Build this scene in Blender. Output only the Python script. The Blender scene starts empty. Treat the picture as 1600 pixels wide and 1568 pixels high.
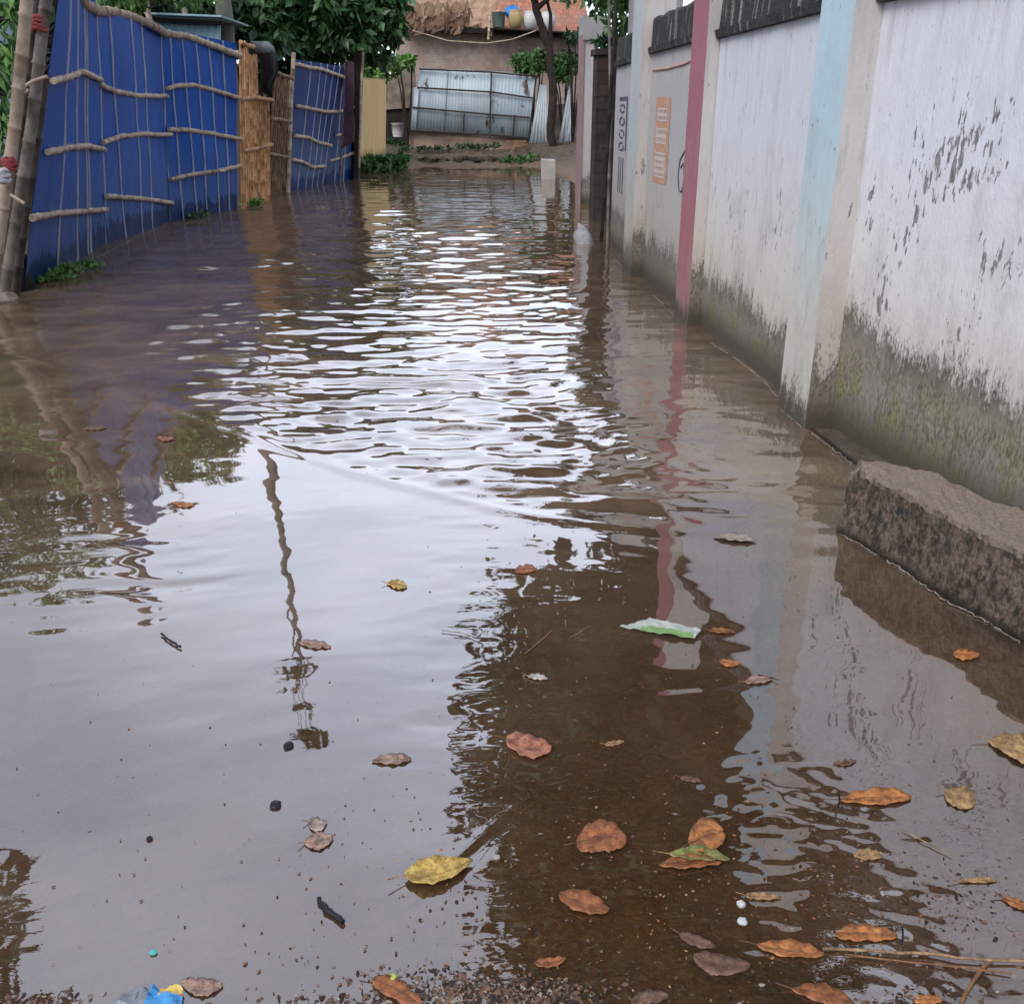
import bpy, math, random
import numpy as np
from mathutils import Vector, Matrix, noise as mnoise
random.seed(7); rng = np.random.default_rng(11)
R = math.radians

# ------------------------------------------------------------------ camera
SC = bpy.context.scene
F, H, VPX, VPY = 1500.0, 1.5, 703.0, 175.0          # focal length in photo pixels, eye height, vanishing point of the lane
TH = math.atan((784-VPY)/F); YA = math.atan((800-VPX)/F*math.cos(TH))
FW = Vector((math.sin(YA)*math.cos(TH), math.cos(YA)*math.cos(TH), -math.sin(TH)))
RT = Vector((math.cos(YA), -math.sin(YA), 0)); UP = RT.cross(FW); CAM = Vector((0, 0, H))
cd = bpy.data.cameras.new('camera'); cam = bpy.data.objects.new('camera', cd); SC.collection.objects.link(cam)
cam.matrix_world = Matrix(((RT.x, UP.x, -FW.x, CAM.x), (RT.y, UP.y, -FW.y, CAM.y), (RT.z, UP.z, -FW.z, CAM.z), (0, 0, 0, 1)))
cd.sensor_fit = 'HORIZONTAL'; cd.sensor_width = 36; cd.lens = F/1600*36; cd.clip_start = .05; cd.clip_end = 2000
SC.camera = cam

# ------------------------------------------------------------------ world, sun, exposure
W = bpy.data.worlds.new('World'); SC.world = W; W.use_nodes = True
nt = W.node_tree; nt.nodes.clear()
wo = nt.nodes.new('ShaderNodeOutputWorld'); bg = nt.nodes.new('ShaderNodeBackground'); sky = nt.nodes.new('ShaderNodeTexSky')
SUN_EL, SUN_AZ = 42, -140                                   # elevation, azimuth from +Y towards +X
sky.sky_type = 'NISHITA'; sky.sun_disc = False; sky.sun_elevation = R(SUN_EL); sky.sun_rotation = R(SUN_AZ)
sky.air_density = 1.2; sky.dust_density = 4.0; sky.ozone_density = 1.0
tc = nt.nodes.new('ShaderNodeTexCoord'); mp = nt.nodes.new('ShaderNodeMapping'); mp.inputs['Scale'].default_value = (1, 1, 2.4)
ns = nt.nodes.new('ShaderNodeTexNoise'); ns.inputs['Scale'].default_value = 2.6; ns.inputs['Detail'].default_value = 6
cr = nt.nodes.new('ShaderNodeValToRGB'); cr.color_ramp.elements[0].position = .3; cr.color_ramp.elements[0].color = (4.6, 5.05, 6.3, 1)
cr.color_ramp.elements[1].position = .72; cr.color_ramp.elements[1].color = (7.1, 7.5, 8.7, 1)
mx = nt.nodes.new('ShaderNodeMix'); mx.data_type = 'RGBA'; mx.inputs['Factor'].default_value = .8   # the overcast deck over the clear sky
L = nt.links.new
L(tc.outputs['Generated'], mp.inputs['Vector']); L(mp.outputs[0], ns.inputs['Vector']); L(ns.outputs['Fac'], cr.inputs[0])
# thinner cloud, hence a brighter stretch of sky, low down beyond the end of the lane
dt = nt.nodes.new('ShaderNodeVectorMath'); dt.operation = 'DOT_PRODUCT'; dt.inputs[1].default_value = (.03, .962, .27)
mr = nt.nodes.new('ShaderNodeMapRange'); mr.interpolation_type = 'SMOOTHSTEP'
for i_, v_ in enumerate((.86, .995, 1.0, 2.1)): mr.inputs[i_+1].default_value = v_
ml = nt.nodes.new('ShaderNodeVectorMath'); ml.operation = 'SCALE'
L(tc.outputs['Generated'], dt.inputs[0]); L(dt.outputs['Value'], mr.inputs[0]); L(mr.outputs[0], ml.inputs['Scale']); L(cr.outputs[0], ml.inputs[0])
L(sky.outputs[0], mx.inputs[6]); L(ml.outputs[0], mx.inputs[7]); L(mx.outputs[2], bg.inputs[0]); L(bg.outputs[0], wo.inputs[0])
bg.inputs[1].default_value = 0.13
sd = bpy.data.lights.new('sun', 'SUN'); sd.energy = 1.5; sd.angle = R(30); sd.color = (1, .96, .9)
so = bpy.data.objects.new('sun', sd); SC.collection.objects.link(so)
e, a_ = R(SUN_EL), R(SUN_AZ)
sdir = Vector((math.sin(a_)*math.cos(e), math.cos(a_)*math.cos(e), math.sin(e)))
so.rotation_euler = sdir.to_track_quat('Z', 'Y').to_euler()
SC.view_settings.view_transform = 'Standard'; SC.view_settings.look = 'None'; SC.view_settings.gamma = 1
SC.view_settings.exposure = 0.3
SC.render.resolution_x = 1024; SC.render.resolution_y = 1003
SC.render.engine = 'CYCLES'; SC.cycles.max_bounces = 7; SC.cycles.transparent_max_bounces = 12
SC.cycles.caustics_reflective = False; SC.cycles.sample_clamp_indirect = 6

# ------------------------------------------------------------------ helpers
def ray(x, y): return FW + RT*((x-800)/F) - UP*((y-784)/F)
def at(x, y, z=0.0):
    d = ray(x, y); return CAM + d*((z-H)/d.z)
def P(x, y, Y):                                        # point of the sight line at distance Y down the lane
    d = ray(x, y); return CAM + d*(Y/d.y)

class Mat:
    def __init__(s, name, rough=.8, spec=.3):
        s.m = bpy.data.materials.new(name); s.m.use_nodes = True; s.t = s.m.node_tree; s.b = s.t.nodes['Principled BSDF']
        s.b.inputs['Roughness'].default_value = rough; s.b.inputs['Specular IOR Level'].default_value = spec
        s._pos = None
    def n(s, typ, **kw):
        nd = s.t.nodes.new('ShaderNode'+typ)
        for k, v in kw.items(): setattr(nd, k, v)
        return nd
    def l(s, a, b): s.t.links.new(a, b)
    def put(s, sock, v):
        if isinstance(v, bpy.types.NodeSocket): s.l(v, sock)
        elif v is not None:
            if hasattr(v, '__len__') and len(v) == 3 and sock.type == 'RGBA': v = (*v, 1)
            sock.default_value = v
    def pos(s):
        if s._pos is None: s._pos = s.n('NewGeometry').outputs['Position']
        return s._pos
    def xyz(s):
        q = s.n('SeparateXYZ'); s.l(s.pos(), q.inputs[0]); return q.outputs
    def noise(s, scale=(1, 1, 1), detail=4, rough=.55, off=(0, 0, 0), dist=0):
        if not hasattr(scale, '__len__'): scale = (scale,)*3
        m = s.n('Mapping'); m.inputs['Scale'].default_value = scale; m.inputs['Location'].default_value = off; s.l(s.pos(), m.inputs[0])
        q = s.n('TexNoise'); q.inputs['Scale'].default_value = 1; q.inputs['Detail'].default_value = detail; q.inputs['Roughness'].default_value = rough
        q.inputs['Distortion'].default_value = dist
        s.l(m.outputs[0], q.inputs['Vector']); return q.outputs['Fac']
    def ramp(s, v, stops):
        q = s.n('ValToRGB'); e = q.color_ramp.elements
        while len(e) < len(stops): e.new(.5)
        for el, (p, c) in zip(e, stops):
            el.position = p; el.color = (c, c, c, 1) if not hasattr(c, '__len__') else (*c, 1)
        s.l(v, q.inputs[0]); return q.outputs[0]
    def rng(s, v, a, b, c=0., d=1.):
        q = s.n('MapRange'); q.clamp = True; s.put(q.inputs[0], v)
        for i, w in enumerate((a, b, c, d)): s.put(q.inputs[i+1], w)
        return q.outputs[0]
    def math(s, op, a, b=0., c=0.):
        q = s.n('Math', operation=op); s.put(q.inputs[0], a); s.put(q.inputs[1], b); s.put(q.inputs[2], c); return q.outputs[0]
    def mix(s, f, a, b, mode='MIX'):
        q = s.n('Mix', data_type='RGBA', blend_type=mode); s.put(q.inputs[0], f); s.put(q.inputs[6], a); s.put(q.inputs[7], b); return q.outputs[2]
    def col(s, v): s.put(s.b.inputs['Base Color'], v); return s
    def rough(s, v): s.put(s.b.inputs['Roughness'], v); return s
    def bump(s, v, dist=.01, st=1.):
        q = s.n('Bump'); q.inputs['Distance'].default_value = dist; q.inputs['Strength'].default_value = st; s.l(v, q.inputs['Height'])
        s.l(q.outputs[0], s.b.inputs['Normal']); return s

def simple(name, c1, c2, scale=6, rough=.8, spec=.3, detail=5, b=.004, island=False):
    m = Mat(name, rough, spec)
    nz = m.noise(scale, detail)
    c = m.mix(m.rng(nz, .3, .7), c1, c2)
    if island:
        g = m.n('NewGeometry'); c = m.mix(m.math('MULTIPLY', g.outputs['Random Per Island'], .55), c, tuple(x*1.9+.004 for x in c2))
    m.col(c)
    if b: m.bump(nz, b)
    return m.m

class MB:                                              # gathers shapes in world coordinates
    def __init__(s): s.v = []; s.f = []; s.mi = []; s.smooth = []
    def add(s, vs, fs, mi=0, smooth=False):
        o = len(s.v); s.v += [tuple(v) for v in vs]
        for f in fs: s.f.append([i+o for i in f]); s.mi.append(mi); s.smooth.append(smooth)
    def box(s, c, size, rz=0, mi=0, M=None):
        hx, hy, hz = (k/2 for k in size); vs = []
        for z in (-hz, hz):
            for x, y in ((-hx, -hy), (hx, -hy), (hx, hy), (-hx, hy)):
                if M is None: vs.append((c[0]+x*math.cos(rz)-y*math.sin(rz), c[1]+x*math.sin(rz)+y*math.cos(rz), c[2]+z))
                else: vs.append(tuple(Vector(c)+M@Vector((x, y, z))))
        s.add(vs, [(3, 2, 1, 0), (4, 5, 6, 7), (0, 1, 5, 4), (1, 2, 6, 5), (2, 3, 7, 6), (3, 0, 4, 7)], mi)
    def prism(s, pts, off, mi=0):                      # polygon of 3-D points extruded by a vector
        n = len(pts); off = Vector(off); a = [Vector(p) for p in pts]; b = [p+off for p in a]
        s.add(a+b, [list(range(n))[::-1], list(range(n, 2*n))] + [(i, (i+1) % n, n+(i+1) % n, n+i) for i in range(n)], mi)
    def tube(s, pts, rad, seg=8, mi=0, cap=True):
        pts = [Vector(p) for p in pts]; n = len(pts)
        if not hasattr(rad, '__len__'): rad = [rad]*n
        vs = []; prev = None
        for i, p in enumerate(pts):
            t = (pts[min(i+1, n-1)]-pts[max(i-1, 0)]).normalized()
            if prev is None: u = t.orthogonal().normalized()
            else: u = (prev-t*prev.dot(t)).normalized()
            prev = u; w = t.cross(u)
            for k in range(seg):
                an = 2*math.pi*k/seg; vs.append(p+(u*math.cos(an)+w*math.sin(an))*rad[i])
        fs = [(i*seg+k, i*seg+(k+1) % seg, (i+1)*seg+(k+1) % seg, (i+1)*seg+k) for i in range(n-1) for k in range(seg)]
        s.add(vs, fs, mi, True)
        if cap: s.add(vs[:seg], [list(range(seg))[::-1]], mi); s.add(vs[-seg:], [list(range(seg))], mi)
    def bamboo(s, pts, r, gap=.28, seg=8, mi=0, wob=.0, taper=1.):
        pts = [Vector(p) for p in pts]; P_, R_ = [], []
        L_ = [0]
        for a, b in zip(pts, pts[1:]): L_.append(L_[-1]+(b-a).length)
        T = L_[-1]; d = 0; ks = []; nxt = random.uniform(.2, .9)*gap
        st = [0.]
        while nxt < T-.02:
            st += [nxt-.012, nxt, nxt+.012]; ks.append(nxt); nxt += gap*random.uniform(.75, 1.2)
        k = 0
        extra = [x for x in L_[1:-1]]
        st = sorted(st+extra+[T])
        for q in st:
            for j in range(len(pts)-1):
                if q <= L_[j+1]+1e-6: break
            f = (q-L_[j])/max(1e-6, L_[j+1]-L_[j]); p = pts[j].lerp(pts[j+1], f)
            rr = r*(1-(1-taper)*q/T)*(1.22 if q in ks else 1.)
            if wob: p = p+Vector((random.uniform(-wob, wob)*.3, 0, random.uniform(-wob, wob)))
            P_.append(p); R_.append(rr)
        s.tube(P_, R_, seg, mi)
    def arr(s, V, Fq, mi=0):
        o = len(s.v); s.v += [tuple(v) for v in V.tolist()]; s.f += (Fq+o).tolist(); s.mi += [mi]*len(Fq); s.smooth += [False]*len(Fq)

COL = SC.collection
def thing(name, label, cat, loc, group=None, kind=None):
    o = bpy.data.objects.new(name, None); COL.objects.link(o); o.location = loc; o.empty_display_size = .1
    return tag(o, label, cat, group, kind)
def tag(o, label=None, cat=None, group=None, kind=None):
    if label: o['label'] = label
    if cat: o['category'] = cat
    if group: o['group'] = group
    if kind: o['kind'] = kind
    return o
def obj(name, mb, mats, parent=None, loc=None, label=None, bevel=0):
    if not isinstance(mats, (list, tuple)): mats = [mats]
    root = Vector((0, 0, 0))
    q = parent
    while q is not None: root = root+Vector(q.location); q = q.parent
    o0 = root+(Vector(loc) if loc is not None else Vector((0, 0, 0)))
    me = bpy.data.meshes.new(name); V = np.array(mb.v, dtype=float)-np.array(o0)
    me.from_pydata(V.tolist(), [], mb.f)
    for m in mats: me.materials.append(m)
    me.polygons.foreach_set('material_index', mb.mi); me.polygons.foreach_set('use_smooth', mb.smooth); me.update()
    o = bpy.data.objects.new(name, me); COL.objects.link(o)
    if parent is not None: o.parent = parent
    if loc is not None: o.location = loc
    if bevel:
        bv = o.modifiers.new('bevel', 'BEVEL'); bv.width = bevel; bv.segments = 2; bv.limit_method = 'ANGLE'
    if label: o['label'] = label
    return o

def leaves(blobs, n, size, seed=0, droop=.3, aspect=2.2, shell=.55):
    """many leaf-sized folded faces spread through overlapping blobs; a blob is (x,y,z,rx,ry,rz)"""
    g = np.random.default_rng(seed); B = np.array(blobs, float)
    w = (B[:, 3]*B[:, 4]*B[:, 5])**.8; idx = g.choice(len(B), n, p=w/w.sum())
    d = g.normal(size=(n, 3)); d /= np.linalg.norm(d, axis=1)[:, None]
    r = shell+(1-shell)*g.random(n)**.6
    r = np.where(g.random(n) < .22, g.random(n)**.5, r)
    c = B[idx, :3]+d*B[idx, 3:6]*r[:, None]
    # clump: pull towards twig centres
    K = max(12, n//40); kc = c[g.choice(n, K)]; near = g.integers(0, K, n)
    dist = ((c[:, None, :]-kc[None, :, :])**2).sum(2) if n*K < 4e6 else None
    if dist is not None: near = dist.argmin(1)
    c = c+(kc[near]-c)*g.uniform(.1, .6, (n, 1))
    ax = g.normal(size=(n, 3)); ax[:, 2] -= droop*2; ax /= np.linalg.norm(ax, axis=1)[:, None]
    up = g.normal(size=(n, 3)); up[:, 2] += .8; sd_ = np.cross(ax, up); sd_ /= np.linalg.norm(sd_, axis=1)[:, None]
    nm = np.cross(sd_, ax); s = size*g.uniform(.6, 1.35, (n, 1))
    a = c; m1 = c+ax*s*.5+nm*s*.08; tip = c+ax*s; l = c+ax*s*.45+sd_*s/aspect/1.6; rr = c+ax*s*.45-sd_*s/aspect/1.6
    V = np.stack([a, l, m1, rr, tip], 1).reshape(-1, 3); i = np.arange(n)[:, None]*5
    Fq = np.concatenate([i+np.array([0, 2, 1]), i+np.array([1, 2, 4]), i+np.array([0, 3, 2]), i+np.array([2, 3, 4])], 0)
    m = MB(); m.arr(V, Fq); return m

def tree(name, label, base, path, r0, r1, blobs, n, size, leafm, barkm, seed=0, limbs=True, group=None, droop=.3, aspect=2.2):
    t = thing(name, label, 'tree', base, group)
    tr = MB(); k = len(path)
    pp = [Vector(p) for p in path]
    fine = []
    for a, b in zip(pp, pp[1:]):
        for j in range(4): fine.append(a.lerp(b, j/4)+Vector((random.uniform(-.03, .03), random.uniform(-.03, .03), 0)))
    fine.append(pp[-1])
    tr.tube(fine, [r0+(r1-r0)*i/(len(fine)-1) for i in range(len(fine))], 10)
    if limbs:
        for j, b in enumerate(blobs):
            s0 = fine[int(len(fine)*(.45+.5*((j*37) % 10)/10.))]; e0 = Vector(b[:3]); mid = s0.lerp(e0, .5)+Vector((random.uniform(-.2, .2), random.uniform(-.2, .2), .15))
            tr.tube([s0, s0.lerp(mid, .5), mid, mid.lerp(e0, .6), e0], [r1*.9, r1*.7, r1*.5, r1*.35, r1*.15], 6)
            for q in range(4):
                e1 = e0+Vector((random.uniform(-1, 1)*b[3], random.uniform(-1, 1)*b[4], random.uniform(-.6, .9)*b[5]))*.75
                tr.tube([mid.lerp(e0, .4), mid.lerp(e1, .6)+Vector((0, 0, .05)), e1], [r1*.3, r1*.2, .008], 5)
    obj('trunk', tr, barkm, t)
    if n: obj('crown', leaves(blobs, n, size, seed, droop, aspect), leafm, t)
    return t

# ------------------------------------------------------------------ materials
def paint_wall(name, top, low, peel=.0, stain_h=.55, seed=0, moss=1., drip=.5, streakx=1.):
    m = Mat(name, .82, .25); z = m.xyz()[2]
    o = (seed*3.1, seed*1.7, seed*.9)
    st = m.noise((16*streakx, 16*streakx, 4.2), 6, .65, o); fine = m.noise((85, 85, 40), 4, .65, o); big = m.noise((1.3, 1.3, 1.0), 3, .5, o)
    c = m.mix(m.rng(z, .5, 1.35), low, top)
    c = m.mix(m.rng(st, .40, .78, 0, .22), c, tuple(k*.75 for k in low))                          # faint run-off streaks
    c = m.mix(m.math('MULTIPLY', m.rng(m.noise((22, 22, 3.5), 5, .65, o), .55, .72), m.rng(big, .35, .65, .08, .5)), c, (.30, .30, .31))
    c = m.mix(m.math('MULTIPLY', m.rng(m.noise((4, 4, 2.5), 6, .75, (o[0], 4, 7)), .48, .68), m.rng(z, 1.9, .8, .12, .42)), c, (.36, .35, .33))
    if peel:
        pn = m.noise((32, 32, 11), 5, .62, (o[0]+5, o[1], o[2]))
        hb = m.math('SUBTRACT', 1., m.math('MINIMUM', 1., m.math('MULTIPLY', m.math('ABSOLUTE', m.math('SUBTRACT', z, 1.02)), 1.5)))
        area = m.math('MULTIPLY', m.rng(m.noise((2.6, 2.6, 1.9), 2, .5, (o[0]+2, 3, 1)), .42, .66), m.math('MULTIPLY_ADD', hb, .8, .2))
        thr = m.math('SUBTRACT', .685, m.math('MULTIPLY', area, .22*peel))
        mk = m.rng(m.math('SUBTRACT', pn, thr), 0, .025)
        pn2 = m.noise((12, 12, 6), 7, .72, (o[0]+1, o[1]+4, o[2]), .3)
        mk = m.math('MAXIMUM', mk, m.rng(m.math('SUBTRACT', pn2, m.math('SUBTRACT', .70, m.math('MULTIPLY', area, .135*peel))), 0, .02))
        c = m.mix(mk, c, m.mix(m.rng(fine, .38, .62), (.13, .135, .15), (.34, .34, .36)))
    # dark run-off from the coping
    dr = m.math('MULTIPLY', m.rng(m.noise((9, 9, 1.2), 6, .7, (o[0]+9, 0, 0)), .50, .75), m.rng(z, 1.35, 2.0))
    c = m.mix(m.math('MULTIPLY', dr, drip), c, (.16, .15, .15))
    # rising damp and moss
    zn = m.math('ADD', z, m.math('MULTIPLY', m.math('SUBTRACT', st, .5), -.42))
    zn = m.math('ADD', zn, m.math('MULTIPLY', m.math('SUBTRACT', big, .5), -.5))
    zn2 = m.math('ADD', zn, m.math('MULTIPLY', m.math('SUBTRACT', fine, .5), .42))
    wet = m.rng(zn2, stain_h+.06, stain_h-.05)
    dc = m.mix(m.rng(fine, .33, .67), (.085, .075, .068), (.36, .325, .295))
    dc = m.mix(m.rng(m.noise((46, 46, 15), 5, .68, (4, 4, 4)), .48, .64, 0, .85), dc, (.06, .056, .055))
    dc = m.mix(m.rng(m.noise((2.2, 2.2, 2.8), 5, .7, (1, 8, seed)), .48, .62, 0, .55), dc, (.30, .28, .265))
    gm = m.math('MULTIPLY', m.rng(m.noise((4.5, 4.5, 3.2), 5, .7, (7, seed, 2)), .46, .60), m.rng(zn2, stain_h*.9, stain_h*.25))
    dc = m.mix(m.math('MULTIPLY', gm, moss), dc, m.mix(m.rng(fine, .36, .64), (.035, .055, .012), (.33, .33, .13)))
    dc = m.mix(m.rng(m.math('ADD', z, m.math('MULTIPLY', fine, -.25)), .10, -.06), dc, (.035, .032, .026))
    dc = m.mix(m.math('MULTIPLY', m.rng(m.math('ABSOLUTE', m.math('SUBTRACT', zn2, stain_h-.03)), .10, .0), m.rng(m.noise((9, 9, 6), 5, .7, (8, 1, 1)), .42, .6)), dc, (.055, .053, .052))
    c = m.mix(wet, c, dc)
    c = m.mix(m.math('MULTIPLY', m.rng(zn, stain_h+.30, stain_h), .35), c, m.mix(.5, c, (.30, .25, .18)))
    m.col(c); m.rough(m.rng(wet, 0, 1, .8, .6)); m.bump(m.math('ADD', m.math('MULTIPLY', st, .6), fine), .0032); return m.m

M = {}
M['panel_a'] = paint_wall('lilac_white_limewash', (.74, .78, .89), (.72, .70, .67), peel=1.25, stain_h=.56, seed=1)
M['panel_b'] = paint_wall('white_limewash', (.70, .74, .84), (.69, .66, .61), peel=.55, stain_h=.40, seed=2)
M['panel_c'] = paint_wall('grey_white_limewash', (.50, .50, .52), (.55, .52, .48), peel=.3, stain_h=.36, seed=3, moss=.5)
M['panel_d'] = paint_wall('dull_limewash', (.50, .49, .52), (.46, .44, .42), peel=.2, stain_h=.42, seed=4, moss=.4)
M['blue_pillar'] = paint_wall('pale_blue_paint', (.52, .71, .83), (.64, .64, .58), peel=.35, stain_h=.17, seed=5, moss=.1, drip=.15)
M['white_pillar'] = paint_wall('pale_grey_blue_paint', (.52, .58, .62), (.55, .54, .5), peel=.2, stain_h=.30, seed=6, moss=.1, drip=.2)
M['cream_return'] = paint_wall('cream_paint', (.57, .55, .545), (.56, .51, .47), peel=.5, stain_h=.42, seed=8, moss=.0, drip=.4)
M['pink_pillar'] = paint_wall('dusky_pink_paint', (.40, .155, .20), (.40, .165, .19), peel=.0, stain_h=.14, seed=7, moss=0, drip=.0)
def m_coping():
    m = Mat('black_weathered_coping', .9, .2)
    s = m.noise((14, 14, 1.6), 5, .65); f = m.noise(40, 4, .6)
    m.col(m.mix(m.rng(s, .56, .68), m.mix(f, (.022, .024, .026), (.085, .085, .085)), m.mix(f, (.2, .2, .2), (.42, .42, .42)))); m.bump(m.math('ADD', s, f), .02); return m.m
M['coping'] = m_coping()
def m_kerb():
    m = Mat('rough_old_concrete', .88, .25)
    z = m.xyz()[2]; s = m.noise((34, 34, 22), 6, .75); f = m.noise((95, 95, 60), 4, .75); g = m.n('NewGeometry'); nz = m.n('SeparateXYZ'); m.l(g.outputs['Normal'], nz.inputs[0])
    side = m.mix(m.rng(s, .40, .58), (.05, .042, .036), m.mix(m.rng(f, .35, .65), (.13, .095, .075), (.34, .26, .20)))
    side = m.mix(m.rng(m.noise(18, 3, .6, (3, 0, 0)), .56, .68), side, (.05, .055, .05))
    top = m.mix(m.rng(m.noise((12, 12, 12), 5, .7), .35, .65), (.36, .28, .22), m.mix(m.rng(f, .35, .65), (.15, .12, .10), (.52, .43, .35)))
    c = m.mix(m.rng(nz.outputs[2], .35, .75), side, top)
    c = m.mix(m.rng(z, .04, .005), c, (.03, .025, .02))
    m.col(c); m.bump(m.math('ADD', m.math('MULTIPLY', s, 1.4), f), .016); return m.m
M['kerb'] = m_kerb()
def m_bamboo(name, c1, c2, dark=(.05, .04, .03)):
    m = Mat(name, .6, .35); f = m.noise((9, 9, 9), 5, .65); g = m.noise((60, 60, 60), 3, .6)
    c = m.mix(m.rng(f, .35, .65), c1, c2); c = m.mix(m.math('MULTIPLY', m.rng(m.noise(5, 3, .6, (2, 2, 2)), .52, .7), .7), c, dark)
    m.col(c); m.bump(g, .003); return m.m
M['bamboo_tan'] = m_bamboo('weathered_tan_bamboo', (.34, .25, .18), (.50, .40, .31), (.14, .10, .07))
M['bamboo_grey'] = m_bamboo('grey_weathered_bamboo', (.13, .11, .095), (.24, .21, .19))
M['bamboo_dark'] = m_bamboo('blackened_bamboo', (.03, .025, .02), (.09, .07, .06))
M['bamboo_rail'] = m_bamboo('bleached_bamboo_rail', (.42, .32, .23), (.66, .54, .42), (.10, .07, .05))
M['bamboo_gold'] = m_bamboo('orange_brown_bamboo', (.42, .21, .09), (.58, .33, .17), (.10, .045, .02))
M['bamboo_brown'] = m_bamboo('dull_brown_bamboo', (.19, .11, .065), (.34, .21, .13), (.04, .025, .015))
def m_blue(name, c1, c2, grime=.5):
    m = Mat(name, .5, .22); z = m.xyz()[2]
    s = m.noise((7, 7, .9), 5, .6); b = m.noise((.9, .9, .7), 3, .6)
    c = m.mix(m.rng(b, .35, .7), c1, c2)
    c = m.mix(m.math('MULTIPLY', m.rng(s, .45, .8), grime*.5), c, (.05, .13, .30))
    zz = m.math('ADD', z, m.math('MULTIPLY', m.math('SUBTRACT', s, .5), -.7))
    c = m.mix(m.math('MULTIPLY', m.rng(zz, 1.15, .35), grime), c, (.075, .13, .24))       # splashed mud film
    wl = m.math('ADD', z, m.math('MULTIPLY', m.noise((7, 7, 3), 4, .65), -.55))
    c = m.mix(m.rng(wl, -.03, -.06), c, (.003, .030, .12))                               # wet tide line
    m.col(c); m.rough(m.rng(s, .3, .7, .36, .6)); m.bump(m.noise((3, 3, 1), 2), .02); return m.m
M['blue_tin'] = m_blue('royal_blue_painted_tin', (.003, .074, .40), (.004, .105, .50), .46)
M['blue_tin_far'] = m_blue('dull_blue_painted_tin', (.018, .045, .19), (.03, .06, .20), .8)
M['rib'] = simple('pale_grey_blue_rib', (.34, .38, .50), (.52, .55, .60), 5, .5)
M['tin'] = None
def m_tin():
    m = Mat('weathered_galvanised_tin', .55, .4)
    s = m.noise((4, 4, .5), 4, .6); b = m.noise((.9, .9, .9), 3)
    c = m.mix(m.rng(b, .35, .65), (.40, .50, .58), (.52, .62, .69)); c = m.mix(m.rng(s, .4, .7, 0, .5), c, (.34, .37, .40))
    rust = m.rng(m.noise((1.5, 1.5, .9), 5, .65, (3.3, 0, 1.4)), .585, .64); c = m.mix(rust, c, (.085, .05, .045))
    m.col(c); m.b.inputs['Metallic'].default_value = .15; return m.m
M['tin'] = m_tin()
M['tin_pale'] = simple('pale_grey_tin', (.40, .47, .52), (.55, .60, .63), 3, .5)
M['tin_aqua'] = simple('light_blue_tin', (.26, .44, .52), (.38, .54, .60), 2, .5)
M['dark_pole'] = simple('dark_timber', (.02, .016, .015), (.07, .05, .045), 12)
M['purple'] = simple('dark_purple_sheet', (.035, .015, .03), (.08, .035, .06), 5, .5)
def m_yellow():
    m = Mat('faded_yellow_limewash', .85, .25); z = m.xyz()[2]; s = m.noise((5, 5, .7), 4, .6)
    c = m.mix(m.rng(s, .35, .7), (.90, .64, .30), (.76, .54, .26)); c = m.mix(m.rng(m.math('ADD', z, m.math('MULTIPLY', s, -.5)), .35, .0), c, (.22, .15, .07))
    m.col(c); return m.m
M['yellow'] = m_yellow()
def m_brick(name, c1, c2, mortar, sc=1., var=.5, patch=(.50, .42, .38), patch2=(.30, .19, .16)):
    m = Mat(name, .9, .2); q = m.n('TexBrick'); mp_ = m.n('Mapping'); cx = m.xyz(); cb = m.n('CombineXYZ')
    m.l(m.math('ADD', cx[0], cx[1]), cb.inputs[0]); m.l(cx[2], cb.inputs[1]); m.l(cb.outputs[0], q.inputs['Vector'])
    q.inputs['Scale'].default_value = sc; q.inputs['Brick Width'].default_value = .25; q.inputs['Row Height'].default_value = .085; q.inputs['Mortar Size'].default_value = .008
    q.inputs['Color1'].default_value = (*c1, 1); q.inputs['Color2'].default_value = (*c2, 1); q.inputs['Mortar'].default_value = (*mortar, 1)
    n1 = m.noise(1.1, 6, .72); n2 = m.noise((8, 8, 5), 4, .6)
    c = m.mix(m.rng(n1, .40, .58, .15, .9), q.outputs[0], patch); c = m.mix(m.rng(m.noise(.8, 5, .7, (6, 2, 1)), .5, .65, 0, .6), c, patch2); c = m.mix(m.rng(n2, .5, .75, 0, var), c, (.09, .075, .07))
    m.col(c); m.bump(m.math('ADD', q.outputs['Fac'], n2), .01); return m.m
M['brick'] = m_brick('old_pinkish_brick', (.50, .30, .23), (.42, .31, .27), (.44, .39, .35), 1)
M['brick_dark'] = m_brick('sooty_brick', (.07, .04, .035), (.035, .03, .027), (.02, .018, .018), .5, .6, (.06, .05, .045), (.03, .022, .02))
M['rubble'] = simple('rough_earth_and_rubble', (.14, .11, .09), (.36, .29, .24), 3, .95, .15, 6, .05)
M['dark_void'] = simple('black_timber_and_shade', (.012, .011, .01), (.03, .026, .022), 5)  # near-black timber and rubble, and the painted shade of the recess
def m_tiles():
    m = Mat('orange_clay_tiles', .85, .2); q = m.n('TexBrick'); cx = m.xyz(); cb = m.n('CombineXYZ')
    m.l(cx[0], cb.inputs[0]); m.l(cx[1], cb.inputs[1]); m.l(cb.outputs[0], q.inputs['Vector']); q.inputs['Scale'].default_value = 1
    q.inputs['Brick Width'].default_value = .22; q.inputs['Row Height'].default_value = .3; q.inputs['Mortar Size'].default_value = .014
    q.inputs['Color1'].default_value = (.50, .20, .12, 1); q.inputs['Color2'].default_value = (.30, .13, .085, 1); q.inputs['Mortar'].default_value = (.24, .11, .075, 1)
    m.col(m.mix(m.rng(m.noise(1.6, 5, .6), .40, .62, 0, .8), q.outputs[0], (.32, .19, .14))); m.bump(q.outputs['Fac'], .012); return m.m
M['tiles'] = m_tiles()
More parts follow.
